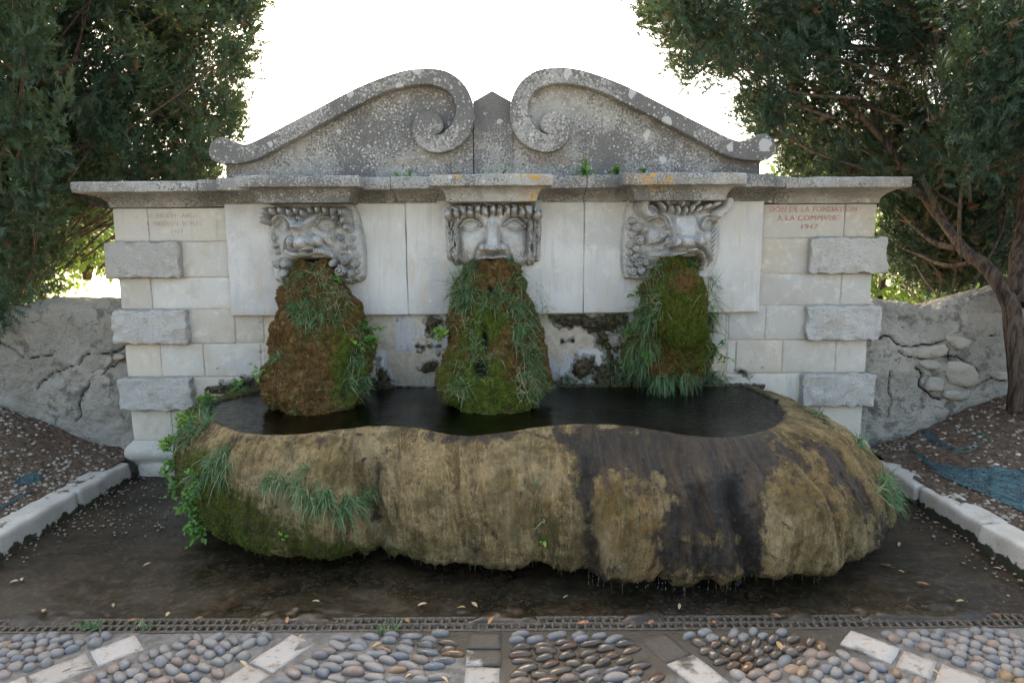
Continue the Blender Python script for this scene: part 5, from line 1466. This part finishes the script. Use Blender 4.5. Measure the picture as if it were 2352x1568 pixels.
# broad-leaved weeds
def leaf_arrays(Pb, D, Nn, S):
    """ovate leaves, folded along the midrib"""
    n = len(Pb); D = D / (np.linalg.norm(D, axis=1, keepdims=True) + 1e-9)
    sd_ = np.cross(D, Nn); sd_ /= np.linalg.norm(sd_, axis=1, keepdims=True) + 1e-9
    up_ = np.cross(sd_, D)
    def pt(a, b, c): return Pb + D * (S * a)[:, None] + sd_ * (S * b)[:, None] + up_ * (S * c)[:, None]
    Vv = np.stack([pt(0, 0, 0), pt(.28, -.25, .05), pt(.62, -.20, .03), pt(1.0, 0, -.10), pt(.62, .20, .03), pt(.28, .25, .05), pt(.3, 0, -.01), pt(.65, 0, -.03)], 1).reshape(-1, 3)
    b = (np.arange(n) * 8)[:, None]
    Tt = np.concatenate([b + np.array([t]) for t in ((0, 6, 1), (0, 5, 6), (3, 2, 7), (3, 7, 4))])
    Qd = np.concatenate([b + np.array([t]) for t in ((1, 6, 7, 2), (6, 5, 4, 7))])
    return Vv, Qd, Tt
def weed(u, v, n_stem, slen, leaf, label, tint=.4, per=7, grow=(0, 0, .5), spread=.5, only=None, at_=None, group=None):
    h = at_
    if h is None and 380 < u < 480:                       # creepers of the left end cling to the basin itself
        for du in range(0, 120, 5):
            h = hit(u + du, v, only=[basin_bvh])
            if h is not None: break
    h = h or hit(u, v, only=only)
    if h is None: return
    base, nor = h[0], h[1]
    root = empty('leafy_weed', tuple(base)); tag(root, label, 'plant', group)
    sb_, lP, lD, lN, lS = Bag(), [], [], [], []
    for _ in range(n_stem):
        d = nor * .6 + np.array(grow) + spread * rng.normal(size=3); d /= np.linalg.norm(d)
        L = slen * random.uniform(.6, 1.2)
        pts = [base - nor * .01 + rng.normal(0, .008, 3) + d * L * t + np.array([0, 0, -1]) * .25 * L * t * t for t in np.linspace(0, 1, 5)]
        sb_.add(*tube(pts, np.linspace(.002, .0012, 5), 4))
        for k in range(per):
            t = .25 + .75 * k / (per - 1); i = min(int(t * 4), 3); p = pts[i] + (pts[i + 1] - pts[i]) * (t * 4 - i)
            dd = d * .35 + rng.normal(size=3) * .8; dd[2] += .05
            lP.append(p); lD.append(dd); lN.append(nor * .6 + np.array([0, -.3, .8]) + .35 * rng.normal(size=3)); lS.append(leaf * random.uniform(.6, 1.2) * (1 - .3 * abs(t - .6)))
    sb_.build('stem', M['leaf'], root).data.attributes.new('tint', 'FLOAT', 'POINT')
    Vv, Q, Tt = leaf_arrays(np.array(lP), np.array(lD), np.array(lN), np.array(lS))
    make('foliage', Vv, [Q, Tt], M['leaf'], root, {'tint': np.repeat(np.clip(tint + rng.normal(0, .18, len(lP)), 0, 1), 8)}, smooth=False)
weed(835, 765, 9, .14, .034, 'dense small-leaved weed on the right flank of the rust-brown moss mound', .3, 10)
weed(838, 790, 8, .12, .032, 'weed spilling lower on the right flank of the rust-brown moss mound', .35, 9)
weed(812, 790, 3, .07, .04, 'light green sprig in the grass of the rust-brown moss mound', .7, 5)
weed(776, 652, 4, .06, .045, 'small bright weed below the beard curls of the bulbous-nosed mask', .6, 6)
weed(1035, 765, 9, .14, .052, 'bright yellow-green leafy weed on the left of the tall slit moss mound', .85, 8, (-.6, -.2, .2))
weed(1265, 735, 3, .06, .04, 'three-leaved sprig at the panel edge by the tall slit moss mound', .4, 4)
weed(1205, 765, 3, .06, .045, 'pale weed among grass on the right of the tall slit moss mound', .5, 5)
weed(1470, 665, 7, .11, .05, 'leafy weed at the beard lumps of the horn-browed mask', .4, 7, (-.6, -.1, .2))
weed(1490, 800, 6, .11, .042, 'weed among bluish grass on the left face of the dark wet mound', .45, 7, (0, -.3, 0))
weed(1445, 770, 5, .09, .04, 'dark leafy weed where the wet mound meets the crusted wall', .2, 7)
weed(1640, 810, 5, .12, .04, 'pale weed trailing down the right edge of the dark wet mound', .65, 8, (.4, 0, -.2))
weed(1455, 840, 4, .07, .036, 'round-leaved sprig low on the dark wet mound', .4, 6)
weed(562, 885, 5, .09, .055, 'fresh green weed behind the basin corner under the left quoins', .6, 6)
weed(597, 870, 3, .07, .05, 'sprig squeezed between the wall and the rust-brown mound', .5, 5)
weed(470, 925, 7, .09, .04, 'feathery weed on the left rim of the basin beside the lowest quoin', .6, 8)
weed(430, 970, 9, .09, .038, 'yellow-green creeper on the left rim of the basin', .85, 8)
weed(405, 1010, 8, .09, .04, 'creeper with yellowing leaves hanging over the left basin edge', .8, 8, (-.5, 0, .2))
weed(393, 1060, 7, .10, .045, 'dark-leaved creeper on the basin side facing the plinth', .4, 7, (-.7, 0, .1))
weed(405, 1120, 4, .08, .055, 'few large leaves hanging low at the left end of the basin', .55, 5, (-.5, -.2, 0))
weed(455, 1105, 8, .10, .034, 'trailing small-leaved weed on the left basin face', .5, 9, (0, -.2, -.5))
weed(440, 1150, 8, .10, .036, 'trailing weed with rounded leaves lower on the left basin face', .5, 9, (-.1, -.2, -.5))
weed(425, 1165, 2, .04, .085, 'single broad light-green leaf pair at the left basin end', .85, 2, (-.6, -.3, 0))
weed(450, 1205, 10, .10, .042, 'round bunch of green leaves hanging above the wet court', .5, 8, (-.3, -.2, -.3))
weed(818, 1215, 1, .03, .04, 'tiny pale rosette below the grass on the basin face', .8, 5)
weed(640, 1235, 1, .03, .035, 'tiny pale rosette on the mossy lower left of the basin', .85, 5)
weed(1247, 1232, 2, .035, .035, 'tiny sprout in the hollow between the basin lobes', .75, 5)
def at_ledge(u, v, Y): q = P(u, v, Y); return (np.array(q), np.array([0, -.3, 1.0]))
weed(0, 0, 10, .12, .036, 'bright weed hanging over the cornice between the middle and right abacus', .45, 8, (0, -.5, .1), at_=at_ledge(1340, 402, YW - .22))
weed(0, 0, 8, .08, .032, 'low weed on the cornice top just left of the right abacus', .4, 7, (-.5, 0, .3), at_=at_ledge(1420, 398, YW - .14))
weed(0, 0, 3, .05, .03, 'small weed behind the right abacus at the pediment foot', .4, 6, at_=at_ledge(1482, 394, YW - .14))
weed(0, 0, 2, .05, .075, 'long-leaved weed flat on the cornice under the lettering', .3, 3, (.4, -.2, 0), spread=.8, at_=at_ledge(925, 403, YW - .18))
weed(0, 0, 2, .04, .03, 'two-leaved seedling on the middle abacus', .35, 4, at_=at_ledge(1132, 398, YW - .25))
weed(0, 0, 3, .04, .03, 'three-leaved seedling on the middle abacus', .35, 4, at_=at_ledge(1155, 398, YW - .25))

# ------------------------------------------------------------------ drips and hanging roots under the basin
fr_b = Bag(); dp = Bag()
for _ in range(150):
    k = random.randrange(int(NS * .12), int(NS * .9)); j = int(NT * random.uniform(.83, .87)); p = Vb[k * NT + j]
    L = random.uniform(.012, .05) * (1.2 if p[0] > .3 else .7)
    pts = [p + np.array([random.gauss(0, .003) * t, random.gauss(0, .003) * t, .012 - (L + .012) * t]) for t in np.linspace(0, 1, 4)]
    fr_b.add(*tube(pts, [.006, .004, .0025, .0006], 4), thick=1.0)
o = fr_b.build('hanging_root', M['crust'], BAS); o['kind'] = 'stuff'
for u in (1352, 1366, 1392, 1405, 1490, 1497, 1521, 1528, 1560, 1580, 1605, 1650, 1700, 1716, 1722, 1722, 1728, 1378, 2000, 1466, 1540, 1620):
    k = int(np.argmin(np.abs(pu + random.uniform(-3, 3) - u) + 1e3 * (out[:, 1] > 3.5))); p = Vb[k * NT + int(NT * .86)]
    z = p[2] - .01
    while z > .0:
        L = random.uniform(.006, .026); L = min(L, z)
        r_ = random.uniform(.0009, .0022)
        x_, y_ = p[0] + random.gauss(0, .001), p[1] + random.gauss(0, .002)
        dp.add(*tube([(x_, y_, z), (x_, y_, z - L * .5), (x_, y_, z - L * .85), (x_, y_, z - L)], [.0004, r_ * .8, r_, .0003], 5))
        z -= L + random.uniform(.004, .02)
tag(dp.build('water_drips', M['drip']), 'thin strings of water drops falling from the wet basin edge', 'water drips', kind='stuff')

# ------------------------------------------------------------------ litter, pebbles, leaves, nets
ico = bmesh.new(); bmesh.ops.create_icosphere(ico, subdivisions=1, radius=1)
IV = np.array([v.co[:] for v in ico.verts]); IF = np.array([[v.index for v in f.verts] for f in ico.faces]); ico.free()
def scatter_bed(side, n, mk):
    pts = []
    x0, x1 = ((-4.6, KL - .06), (KR + .06, 4.6))[side]
    X = rng.uniform(x0, x1, n); Y = rng.uniform(2.3, 4.74, n)
    Vx_ = np.stack([X, Y, np.zeros(n)], -1); Vx_[:, 2] = bed_h(Vx_, side); return Vx_
for side, lab in enumerate(('pale river pebbles strewn over the brown bed beside the left kerb', 'pale river pebbles scattered in the brown litter behind the right kerb')):
    Pp = scatter_bed(side, 5200 if side == 0 else 3400, 0)
    dens = .5 + .5 * fbm(Pp, 1.6, 3, 70 + side) + (.5 * sstep(4.5, 3.6, Pp[:, 1]) if side == 0 else .15)
    Pp = Pp[rng.random(len(Pp)) < np.clip(dens, .06, 1)]
    n = len(Pp); s_ = rng.uniform(.006, .017, n)[:, None] * rng.uniform(.7, 1.25, (n, 3)); s_[:, 2] *= .6
    an = rng.uniform(0, 2 * PI, n); c_, q_ = np.cos(an), np.sin(an)
    L = IV[None] * s_[:, None]
    X = L[..., 0] * c_[:, None] - L[..., 1] * q_[:, None]; Y = L[..., 0] * q_[:, None] + L[..., 1] * c_[:, None]
    Vv = np.stack([X, Y, L[..., 2]], -1) + Pp[:, None] + np.array([0, 0, .002])
    F = (IF[None] + (np.arange(n) * len(IV))[:, None, None]).reshape(-1, 3)
    tag(make('pebbles', Vv.reshape(-1, 3), F, M['pebble'], None, {'tint': np.repeat(rng.random(n), len(IV))}), lab, 'pebbles', kind='stuff')
    # needle litter
    Pn = scatter_bed(side, 26000, 0); n = len(Pn)
    d = rng.normal(size=(n, 3)); d[:, 2] = np.abs(d[:, 2]) * .35; d /= np.linalg.norm(d, axis=1, keepdims=True); sd_ = np.cross(d, rng.normal(size=(n, 3))); sd_ /= np.linalg.norm(sd_, axis=1, keepdims=True)
    l = rng.uniform(.012, .04, n)[:, None]
    Vv = np.stack([Pn - d * l / 2 - sd_ * .0016, Pn - d * l / 2 + sd_ * .0016, Pn + d * l / 2 + np.array([0, 0, .006])], 1).reshape(-1, 3)
    tag(make('needle_litter', Vv, np.arange(3 * n).reshape(-1, 3), M['litter'], None, {'tint': np.repeat(rng.random(n), 3)}, smooth=False), ('reddish cypress needle litter on the bed under the left rubble wall', 'reddish cypress needle litter around the right tree trunk')[side], 'litter', kind='stuff')
# stones and grit at the foot of the plinth and kerbs in the court
n = 500
Pp = np.concatenate([np.c_[rng.uniform(KL, -1.95, n // 2), rng.uniform(3.6, 4.62, n // 2)], np.c_[KL + np.abs(rng.normal(0, .10, n // 4)), rng.uniform(2.8, 4.5, n // 4)], np.c_[KR - np.abs(rng.normal(0, .10, n // 4)), rng.uniform(2.8, 4.4, n // 4)]])
n = len(Pp); s_ = rng.uniform(.003, .011, n)[:, None] * rng.uniform(.7, 1.2, (n, 3)); s_[:, 2] *= .6
Vv = (IV[None] * s_[:, None] + np.c_[Pp, np.full(n, .003)][:, None]).reshape(-1, 3)
tag(make('grit', Vv, (IF[None] + (np.arange(n) * len(IV))[:, None, None]).reshape(-1, 3), M['pebble'], None, {'tint': np.repeat(rng.random(n) * .25, len(IV))}), 'small grit and gravel gathered along the kerbs on the court', 'grit', kind='stuff')
# debris flecks on the wet court
n = 5000
Pn = np.c_[rng.uniform(KL, KR, n), rng.uniform(2.68, 4.5, n), np.full(n, .0)]
Pn[:, 2] = -.003 + court_h(Pn)
keepm = rng.random(n) < np.clip(.35 + .5 * fbm(Pn, 2.2, 3, 91) + .5 * sstep(3.0, 2.7, Pn[:, 1]), .05, 1); Pn = Pn[keepm]; n = len(Pn)
d = rng.normal(size=(n, 3)); d[:, 2] *= .15; d /= np.linalg.norm(d, axis=1, keepdims=True); sd_ = np.cross(d, np.array([0, 0, 1.0])); l = rng.uniform(.004, .028, n)[:, None]
Vv = np.stack([Pn - d * l / 2 - sd_ * .0017, Pn - d * l / 2 + sd_ * .0017, Pn + d * l / 2 + np.array([0, 0, .002])], 1).reshape(-1, 3) + np.array([0, 0, .004])
tag(make('court_debris', Vv, np.arange(3 * n).reshape(-1, 3), M['litter'], None, {'tint': np.repeat(rng.random(n) * .9, 3)}, smooth=False), 'dark plant flecks lying on the wet court before the basin', 'debris', kind='stuff')

def leaf_mesh(name, mat, curl_, wid):
    xs = np.linspace(0, 1, 7); Vv, F = [], []
    for k, t in enumerate(xs):
        w_ = wid * math.sin(PI * min(max(t, .02), .98)) ** .8
        for q in (-1, 0, 1): Vv.append((t - .5, q * w_ * .5, (.05 * math.sin(t * 3 + 1) + .4 * curl_ * (q * q) * w_ + .03)))
    for k in range(6):
        for q in (0, 1): F.append((k * 3 + q, (k + 1) * 3 + q, (k + 1) * 3 + q + 1, k * 3 + q + 1))
    return raw_mesh(name, np.array(Vv), np.array(F), mat)
lm = [leaf_mesh('fallen_leaf', M['dryleaf'], .5, .38), leaf_mesh('fallen_leaf', M['dryleaf'], .9, .30), leaf_mesh('fallen_leaf', M['brownleaf'], .35, .42)]
lab_y = 'curled dry yellow leaf lying on the wet court'; lab_b = 'brown wet leaf lying by the drain grating'; lab_c = 'dry leaf lying on the cobbles before the drain'
def drop_leaf(u, v, size, k, label, group, z=.006):
    q = G(u, v, z); o = link('fallen_leaf', lm[k]); o.location = q; o.scale = (size, size, size); o.rotation_euler = (random.uniform(-.2, .2), random.uniform(-.2, .2), random.uniform(0, 6.28))
    tag(o, label, 'leaf', group)
for (u, v) in ((32, 1335), (50, 1330), (338, 1296), (260, 1390), (100, 1402), (385, 1410), (970, 1388), (1060, 1395), (1300, 1370), (1990, 1268), (2070, 1312), (2105, 1190), (2150, 1200), (1560, 1392), (2205, 1380), (1875, 1305), (2290, 1305), (725, 1381), (1090, 1388), (2065, 1250)): drop_leaf(u, v, random.uniform(.03, .048), random.choice((0, 1)), lab_y, 'dry leaves on the court')
for (u, v) in ((305, 1424), (455, 1420), (660, 1423), (935, 1424), (1128, 1424), (1340, 1430), (1495, 1428), (2035, 1298), (2120, 1340), (1640, 1428), (2290, 1412), (1780, 1412)): drop_leaf(u, v, random.uniform(.035, .055), 2, lab_b, 'brown leaves by the drain')
for (u, v) in ((690, 1462), (865, 1480), (1790, 1482), (1990, 1480), (2150, 1545), (1020, 1560), (940, 1552), (560, 1525)): drop_leaf(u, v, random.uniform(.035, .055), random.choice((0, 1)), lab_c, 'dry leaves on the cobbles', .025)
q = hit(871, 998); o = link('fallen_leaf', lm[0]); o.location = Vector(q[0]) + Vector((0, -.01, .004)); o.scale = (.05,) * 3; o.rotation_euler = (.9, .3, 1.2); tag(o, 'yellow leaf caught on the basin rim below the water', 'leaf')
tb = Bag()
pts = [np.array(G(u, v, .012)) for u, v in ((1740, 1318), (1790, 1312), (1840, 1308), (1905, 1300), (1930, 1296))]
tb.add(*tube(catmull(pts, 3), .008, 6)); tag(tb.build('fallen_twig', M['bark']), 'short broken twig lying under the right end of the basin', 'twig')

def net(top, bot, label, nu_=60, nv_=24, lift=.012, seed=0):
    tc_, bc_ = catmull(top, 10), catmull(bot, 10)
    Vv = np.zeros((nu_, nv_, 3)); nuA = np.zeros((nu_, nv_)); nvA = np.zeros((nu_, nv_))
    for i in range(nu_):
        a = tc_[int(i / (nu_ - 1) * (len(tc_) - 1))]; b = bc_[int(i / (nu_ - 1) * (len(bc_) - 1))]
        for j in range(nv_):
            t = j / (nv_ - 1); p = a + (b - a) * t
            h = hit(p[0], p[1], only=bed_bvh)
            Vv[i, j] = h[0] if h else np.array(G(p[0], p[1], .15)); nuA[i, j] = i / nu_ * 2; nvA[i, j] = t
    f = fbm(np.stack([nuA * 3, nvA * 6, nuA * 0], -1), 1.0, 4, seed)
    ed = np.minimum(np.minimum(nvA, 1 - nvA) * 4, 1)
    Vv[..., 2] += .006 + lift * (np.abs(f) + .3) * (.35 + .65 * ed); Vv[..., 1] += .02 * f * (1 - ed)
    return tag(make('shade_net', Vv.reshape(-1, 3), grid_faces(nu_, nv_), M['net'], None, {'nu': nuA.reshape(-1), 'nv': nvA.reshape(-1)}), label, 'net')
net([(2086, 1032), (2110, 1050), (2150, 1066), (2210, 1076), (2290, 1078), (2420, 1086)], [(2088, 1036), (2118, 1062), (2150, 1090), (2210, 1118), (2290, 1152), (2420, 1215)], 'large torn teal shade net spread behind the right kerb', lift=.03, seed=1)
net([(2118, 990), (2132, 988), (2150, 1005), (2170, 1020), (2195, 1030)], [(2128, 1008), (2140, 1014), (2155, 1022), (2172, 1031), (2194, 1036)], 'narrow twisted scrap of dark teal net near the right rubble wall', 30, 10, .015, 2)
net([(28, 1112), (50, 1096), (75, 1088), (94, 1094)], [(34, 1116), (55, 1116), (78, 1114), (98, 1104)], 'small teal net scrap half buried in pebbles behind the left kerb', 30, 12, .012, 3)
net([(-40, 1186), (10, 1160), (50, 1138), (75, 1128)], [(-40, 1196), (12, 1168), (52, 1143), (76, 1131)], 'thin dark strip of net trailing towards the left kerb', 30, 6, .012, 4)
cb = Bag()
for pts in (((2090, 1004), (2110, 1008), (2128, 998), (2135, 985)), ((2195, 1034), (2220, 1030), (2240, 1024), (2262, 1012), (2268, 1002), (2250, 996), (2230, 1000)), ((2190, 1036), (2215, 1040), (2235, 1034), (2245, 1026)), ((2352, 1100), (2290, 1112), (2240, 1118)), ((2210, 1124), (2218, 1108), (2205, 1098))):
    pp = [hit(*p, only=bed_bvh) for p in pts]; pp = [h[0] + np.array([0, 0, .008]) for h in pp if h]
    if len(pp) > 2: cb.add(*tube(catmull(pp, 5), .0022, 4))
tag(cb.build('net_cord', M['cord']), 'loose bright teal strands frayed off the shade net', 'cord')

# ------------------------------------------------------------------ trees
def spray_template(n=9, seed=0):
    r_ = random.Random(seed); Vv, F = [], []
    def rh(p, d, l, w_):
        d = np.array(d) / np.linalg.norm(d); s = np.cross(d, np.array([r_.gauss(0, .3), 1, r_.gauss(0, .3)])); s /= np.linalg.norm(s)
        k = len(Vv); p = np.array(p)
        Vv.extend([p - s * w_, p + s * w_, p + d * l]); F.append((k, k + 1, k + 2))
    rh((0, 0, 0), (0, 0, 1), 1.0, .04)
    for i in range(n):
        t = .12 + .8 * i / n; sgn = 1 if i % 2 else -1
        rh((0, 0, t), (sgn * (.8 + r_.gauss(0, .15)), r_.gauss(0, .45), .9), .5 * (1.1 - .6 * t), .046)
    return np.array(Vv), np.array(F)
SPR = [spray_template(12, k) for k in range(4)]
def sprays(Pp, D, S, tint):
    outV, outF, outT, n0 = [], [], [], 0
    which = rng.integers(0, len(SPR), len(Pp))
    for k, (tv, tf) in enumerate(SPR):
        m = which == k
        p, d, s, tn = Pp[m], D[m], S[m], tint[m]
        d = d / np.linalg.norm(d, axis=1, keepdims=True); x = np.cross(d, rng.normal(size=d.shape)); x /= np.linalg.norm(x, axis=1, keepdims=True); y = np.cross(d, x)
        Vv = p[:, None] + s[:, None, None] * (tv[None, :, :1] * x[:, None] + tv[None, :, 1:2] * y[:, None] + tv[None, :, 2:] * d[:, None])
        F = tf[None] + (np.arange(len(p)) * len(tv))[:, None, None]
        outV.append(Vv.reshape(-1, 3)); outF.append(F.reshape(-1, 3) + n0); outT.append(np.repeat(tn, len(tv))); n0 += len(p) * len(tv)
    return np.concatenate(outV), np.concatenate(outF), np.concatenate(outT)
def in_poly(u, v, poly):
    ins = np.zeros(len(u), bool); p = np.array(poly, float); j = len(p) - 1
    for i in range(len(p)):
        c = ((p[i, 1] > v) != (p[j, 1] > v)) & (u < (p[j, 0] - p[i, 0]) * (v - p[i, 1]) / (p[j, 1] - p[i, 1] + 1e-9) + p[i, 0]); ins ^= c; j = i
    return ins
def cypress(label, box, poly, trunk_paths, n_clump, mat, seed, tw=3, extra=None, per=78, size=(.06, .11), axis=(0, 0), front=None, keepout=None):
    g = np.random.default_rng(seed)
    c = np.zeros((0, 3))
    while len(c) < n_clump:
        q = np.stack([g.uniform(box[k][0], box[k][1], 6000) for k in range(3)], -1)
        u, v, z = proj(q)
        ok = in_poly(u, v, poly) & (z > .5)
        if front is not None: ok &= front(q, u, v)
        off = (u < -60) | (u > PW + 60) | (v < -60)
        ok &= ~off | (g.random(len(q)) < .16)
        ok &= fbm(q, 1.5, 2, seed) + g.normal(0, .25, len(q)) > -.22        # open pockets between boughs
        c = np.concatenate([c, q[ok]])[:n_clump]
    if extra is not None: c = np.concatenate([c, extra(g)])
    ax = np.array([axis[0], axis[1], 0.0])
    outw = c - ax; outw[:, 2] = 0; outw /= np.linalg.norm(outw, axis=1, keepdims=True)
    n = len(c) * per
    ci = np.repeat(np.arange(len(c)), per)
    sh = g.normal(size=(n, 3)) * np.array([.062, .062, .10])
    p = c[ci] + sh
    d = outw[ci] * .55 + np.array([0, 0, .65]) + sh * 3.0 + .55 * g.normal(size=(n, 3))
    s = g.uniform(*size, n)
    tn = np.clip(np.repeat(g.uniform(.0, .75, len(c)), per) + g.normal(0, .14, n), 0, 1)
    root = empty('cypress_tree', (axis[0], axis[1], .5)); tag(root, label, 'tree', 'cypress trees flanking the fountain')
    Vv, F, T_ = sprays(p, d, s, tn)
    make('crown', Vv, F, mat, root, {'tint': T_}, smooth=False)['kind'] = 'stuff'
    for k, (pts, r0_, r1_) in enumerate(trunk_paths):
        pth = catmull(pts, 6); pth = pth + .012 * np.stack([fbm(pth, 4, 2, k), fbm(pth, 4, 2, k + 5), np.zeros(len(pth))], -1)
        make('trunk' if k == 0 else 'bough', *tube(pth, np.linspace(r0_, r1_, len(pth)), 12), M['bark'], root)
    # twigs from the boughs out to the sprays, and dry inner shoots
    tb_ = Bag()
    for i in range(0, len(c), tw):
        e = c[i]; k0 = ax + np.array([0, 0, max(.9, e[2] - g.uniform(.2, .9))]); k0[:2] += (e - ax)[:2] * g.uniform(.25, .6)
        mid_ = (k0 + e) / 2 + g.normal(0, .08, 3)
        tb_.add(*tube(catmull([k0, mid_, e, e + (e - mid_) * .25], 3), np.linspace(.012, .0025, 10), 4))
    o = tb_.build('twigs', M['twig'], root); o['kind'] = 'stuff'
    m2 = len(c) * 5; ci = g.integers(0, len(c), m2)
    p = c[ci] - outw[ci] * g.uniform(.05, .35, (m2, 1)) + g.normal(0, .14, (m2, 3)); 
    u, v, z = proj(p); p = p[in_poly(u, v, poly)]
    Vv, F, T_ = sprays(p, g.normal(size=(len(p), 3)) + np.array([0, 0, .3]), g.uniform(.06, .11, len(p)), g.random(len(p)))
    make('dry_shoots', Vv, F, M['deadtwig'], root, {'tint': T_}, smooth=False)['kind'] = 'stuff'
    return root
polyL = [(-900, -900), (600, -900), (602, 0), (596, 60), (572, 130), (560, 200), (530, 262), (545, 305), (490, 318), (475, 360), (515, 412), (505, 440), (178, 440), (225, 500), (150, 540), (120, 600), (100, 650), (50, 680), (-20, 720), (-900, 800)]
def P3(u, v, Y): return np.array(P(u, v, Y))
cypress('bushy cypress crowding the left end of the fountain wall', ((-7.0, -1.9), (4.2, 7.0), (.9, 5.2)), polyL,
    [([(-4.7, 6.2, .3), (-4.65, 6.2, 1.4), (-4.6, 6.15, 2.6), (-4.7, 6.2, 4.2)], .14, .05), ([P3(120, 420, 5.8), P3(170, 440, 5.5), P3(215, 465, 5.3), P3(270, 480, 5.2)], .035, .015), ([P3(60, 330, 5.8), P3(150, 270, 5.5), P3(240, 200, 5.4), P3(330, 150, 5.3)], .04, .012), ([P3(250, 260, 5.9), P3(320, 215, 5.6), P3(400, 225, 5.4), P3(450, 270, 5.3)], .03, .01), ([P3(30, 200, 5.8), P3(110, 180, 5.3), P3(180, 130, 5.2)], .035, .012)],
    800, M['cypress'], 21, axis=(-4.7, 6.2), front=lambda q, u, v: (q[:, 1] > np.where(u > 120, 5.05, 4.25)) & (np.abs(q[:, 0] + 3.6) < 3.4))
polyR = [(1462, -900), (1470, 0), (1482, 55), (1535, 85), (1545, 130), (1590, 195), (1625, 150), (1660, 150), (1650, 225), (1700, 268), (1735, 300), (1790, 318), (1800, 345), (1780, 430), (2100, 440), (2060, 480), (2045, 640), (2130, 650), (2260, 640), (2300, 560), (2380, 560), (3300, 700), (3300, -900)]
R_BOUGHS = [([P3(2345, 945, 4.42), P3(2338, 840, 4.45), P3(2326, 740, 4.5), P3(2306, 670, 4.55), P3(2262, 612, 4.65), P3(2215, 575, 4.8), P3(2170, 520, 5.0), P3(2120, 450, 5.2), P3(2060, 360, 5.4), P3(2000, 250, 5.6)], .072, .016),
     ([P3(2338, 700, 4.55), P3(2352, 560, 4.7), P3(2362, 380, 4.9), P3(2350, 150, 5.1), P3(2340, -100, 5.2)], .075, .04),
     ([P3(2215, 572, 4.8), P3(2150, 560, 5.0), P3(2110, 530, 5.2), P3(2060, 480, 5.4)], .028, .010), ([P3(2190, 545, 4.9), P3(2135, 470, 5.1), P3(2090, 440, 5.2), P3(2020, 420, 5.4)], .03, .012),
     ([P3(2170, 520, 5.0), P3(2100, 395, 5.2), P3(1980, 395, 5.4), P3(1920, 405, 5.5)], .026, .009), ([P3(2060, 360, 5.4), P3(1960, 250, 5.5), P3(1840, 180, 5.6), P3(1740, 90, 5.7)], .026, .009), ([P3(2250, 600, 4.7), P3(2180, 610, 4.9), P3(2120, 590, 5.2), P3(2070, 570, 5.4)], .02, .008),
     ([P3(2230, 60, 4.6), P3(2215, 30, 4.5), P3(2180, 10, 4.4), P3(2150, 40, 4.3)], .012, .004), ([P3(2220, 30, 4.5), P3(2240, 60, 4.35), P3(2215, 110, 4.3)], .010, .003)]
cypress('dark spreading cypress leaning over the right end of the fountain wall', ((.9, 7.0), (3.7, 7.0), (.9, 5.2)), polyR, R_BOUGHS,
    880, M['cypress_r'], 22, 9, lambda g: np.array([P3(g.uniform(2035, 2330), g.uniform(400, 630), g.uniform(5.5, 6.6)) for _ in range(120)]), axis=(3.55, 5.0), front=lambda q, u, v: q[:, 1] > np.where(v > 430, np.where(u < 2330, 5.9, 4.9), np.where(u > 2180, 3.9, 5.05)))

# bushes beyond the walls
def bush(name, label, c, r, n, leaf, mat, tint=.5, petals=0, trunk=True):
    g = np.random.default_rng(int(abs(c[0] * 100 + c[1] * 10)))
    d = g.normal(size=(n, 3)); d /= np.linalg.norm(d, axis=1, keepdims=True)
    rad = (1 + .28 * fbm(d * 2.2, 1, 3, 5))[:, None] * g.uniform(.45, 1, (n, 1)) ** .5
    p = np.array(c) + d * rad * np.array(r)
    root = empty(name, (c[0], c[1], c[2] - r[2])); tag(root, label, 'bush')
    Vv, Q, Tt = leaf_arrays(p, d + .8 * g.normal(size=(n, 3)), g.normal(size=(n, 3)) + np.array([0, 0, .6]), g.uniform(.6, 1.2, n) * leaf)
    make('crown', Vv, [Q, Tt], mat, root, {'tint': np.repeat(np.clip(tint + g.normal(0, .2, n), 0, 1), 8)}, smooth=False)['kind'] = 'stuff'
    if trunk:
        for k in range(4): make('trunk' if k == 0 else 'bough', *tube(catmull([(c[0], c[1], c[2] - r[2] - .15), (c[0] + g.normal(0, .1), c[1], c[2] - .3 * r[2]), tuple(np.array(c) + g.normal(0, .35, 3) * np.array(r))], 5), np.linspace(.05, .012, 11), 6), M['bark'], root)
    if petals:
        i = g.integers(0, n, petals); pp = np.array(c) + d[i] * np.array(r) * 1.0
        Vv, Q, Tt = leaf_arrays(pp, g.normal(size=(petals, 3)), g.normal(size=(petals, 3)), g.uniform(.04, .07, petals)); make('blossom', Vv, [Q, Tt], M['petal'], root, smooth=False)['kind'] = 'stuff'
    return root
bush('oleander_bush', 'pink-flowering bush seen through the left cypress', (-5.7, 9.0, 2.0), (.8, .7, .6), 4000, .10, M['bush'], .5, 160)
bush('garden_bush', 'sunlit yellow-green bush far behind the left rubble wall', (-11.5, 15, 2.4), (2.4, 1.6, 1.7), 7000, .16, M['bush'], .8)
bush('garden_bush', 'bright broad-leaved bush just behind the right rubble wall', (2.95, 6.9, 1.05), (.5, .5, .42), 1500, .12, M['bush'], .65)
bush('garden_bush', 'tall sunlit bush glimpsed through the right cypress', (5.4, 9.5, 2.0), (1.8, 1.2, 1.5), 6500, .14, M['bush'], .6)
bush('garden_bush', 'dense green bush far behind the right cypress', (8.6, 14, 2.6), (2.6, 1.6, 1.9), 7000, .17, M['bush'], .45)
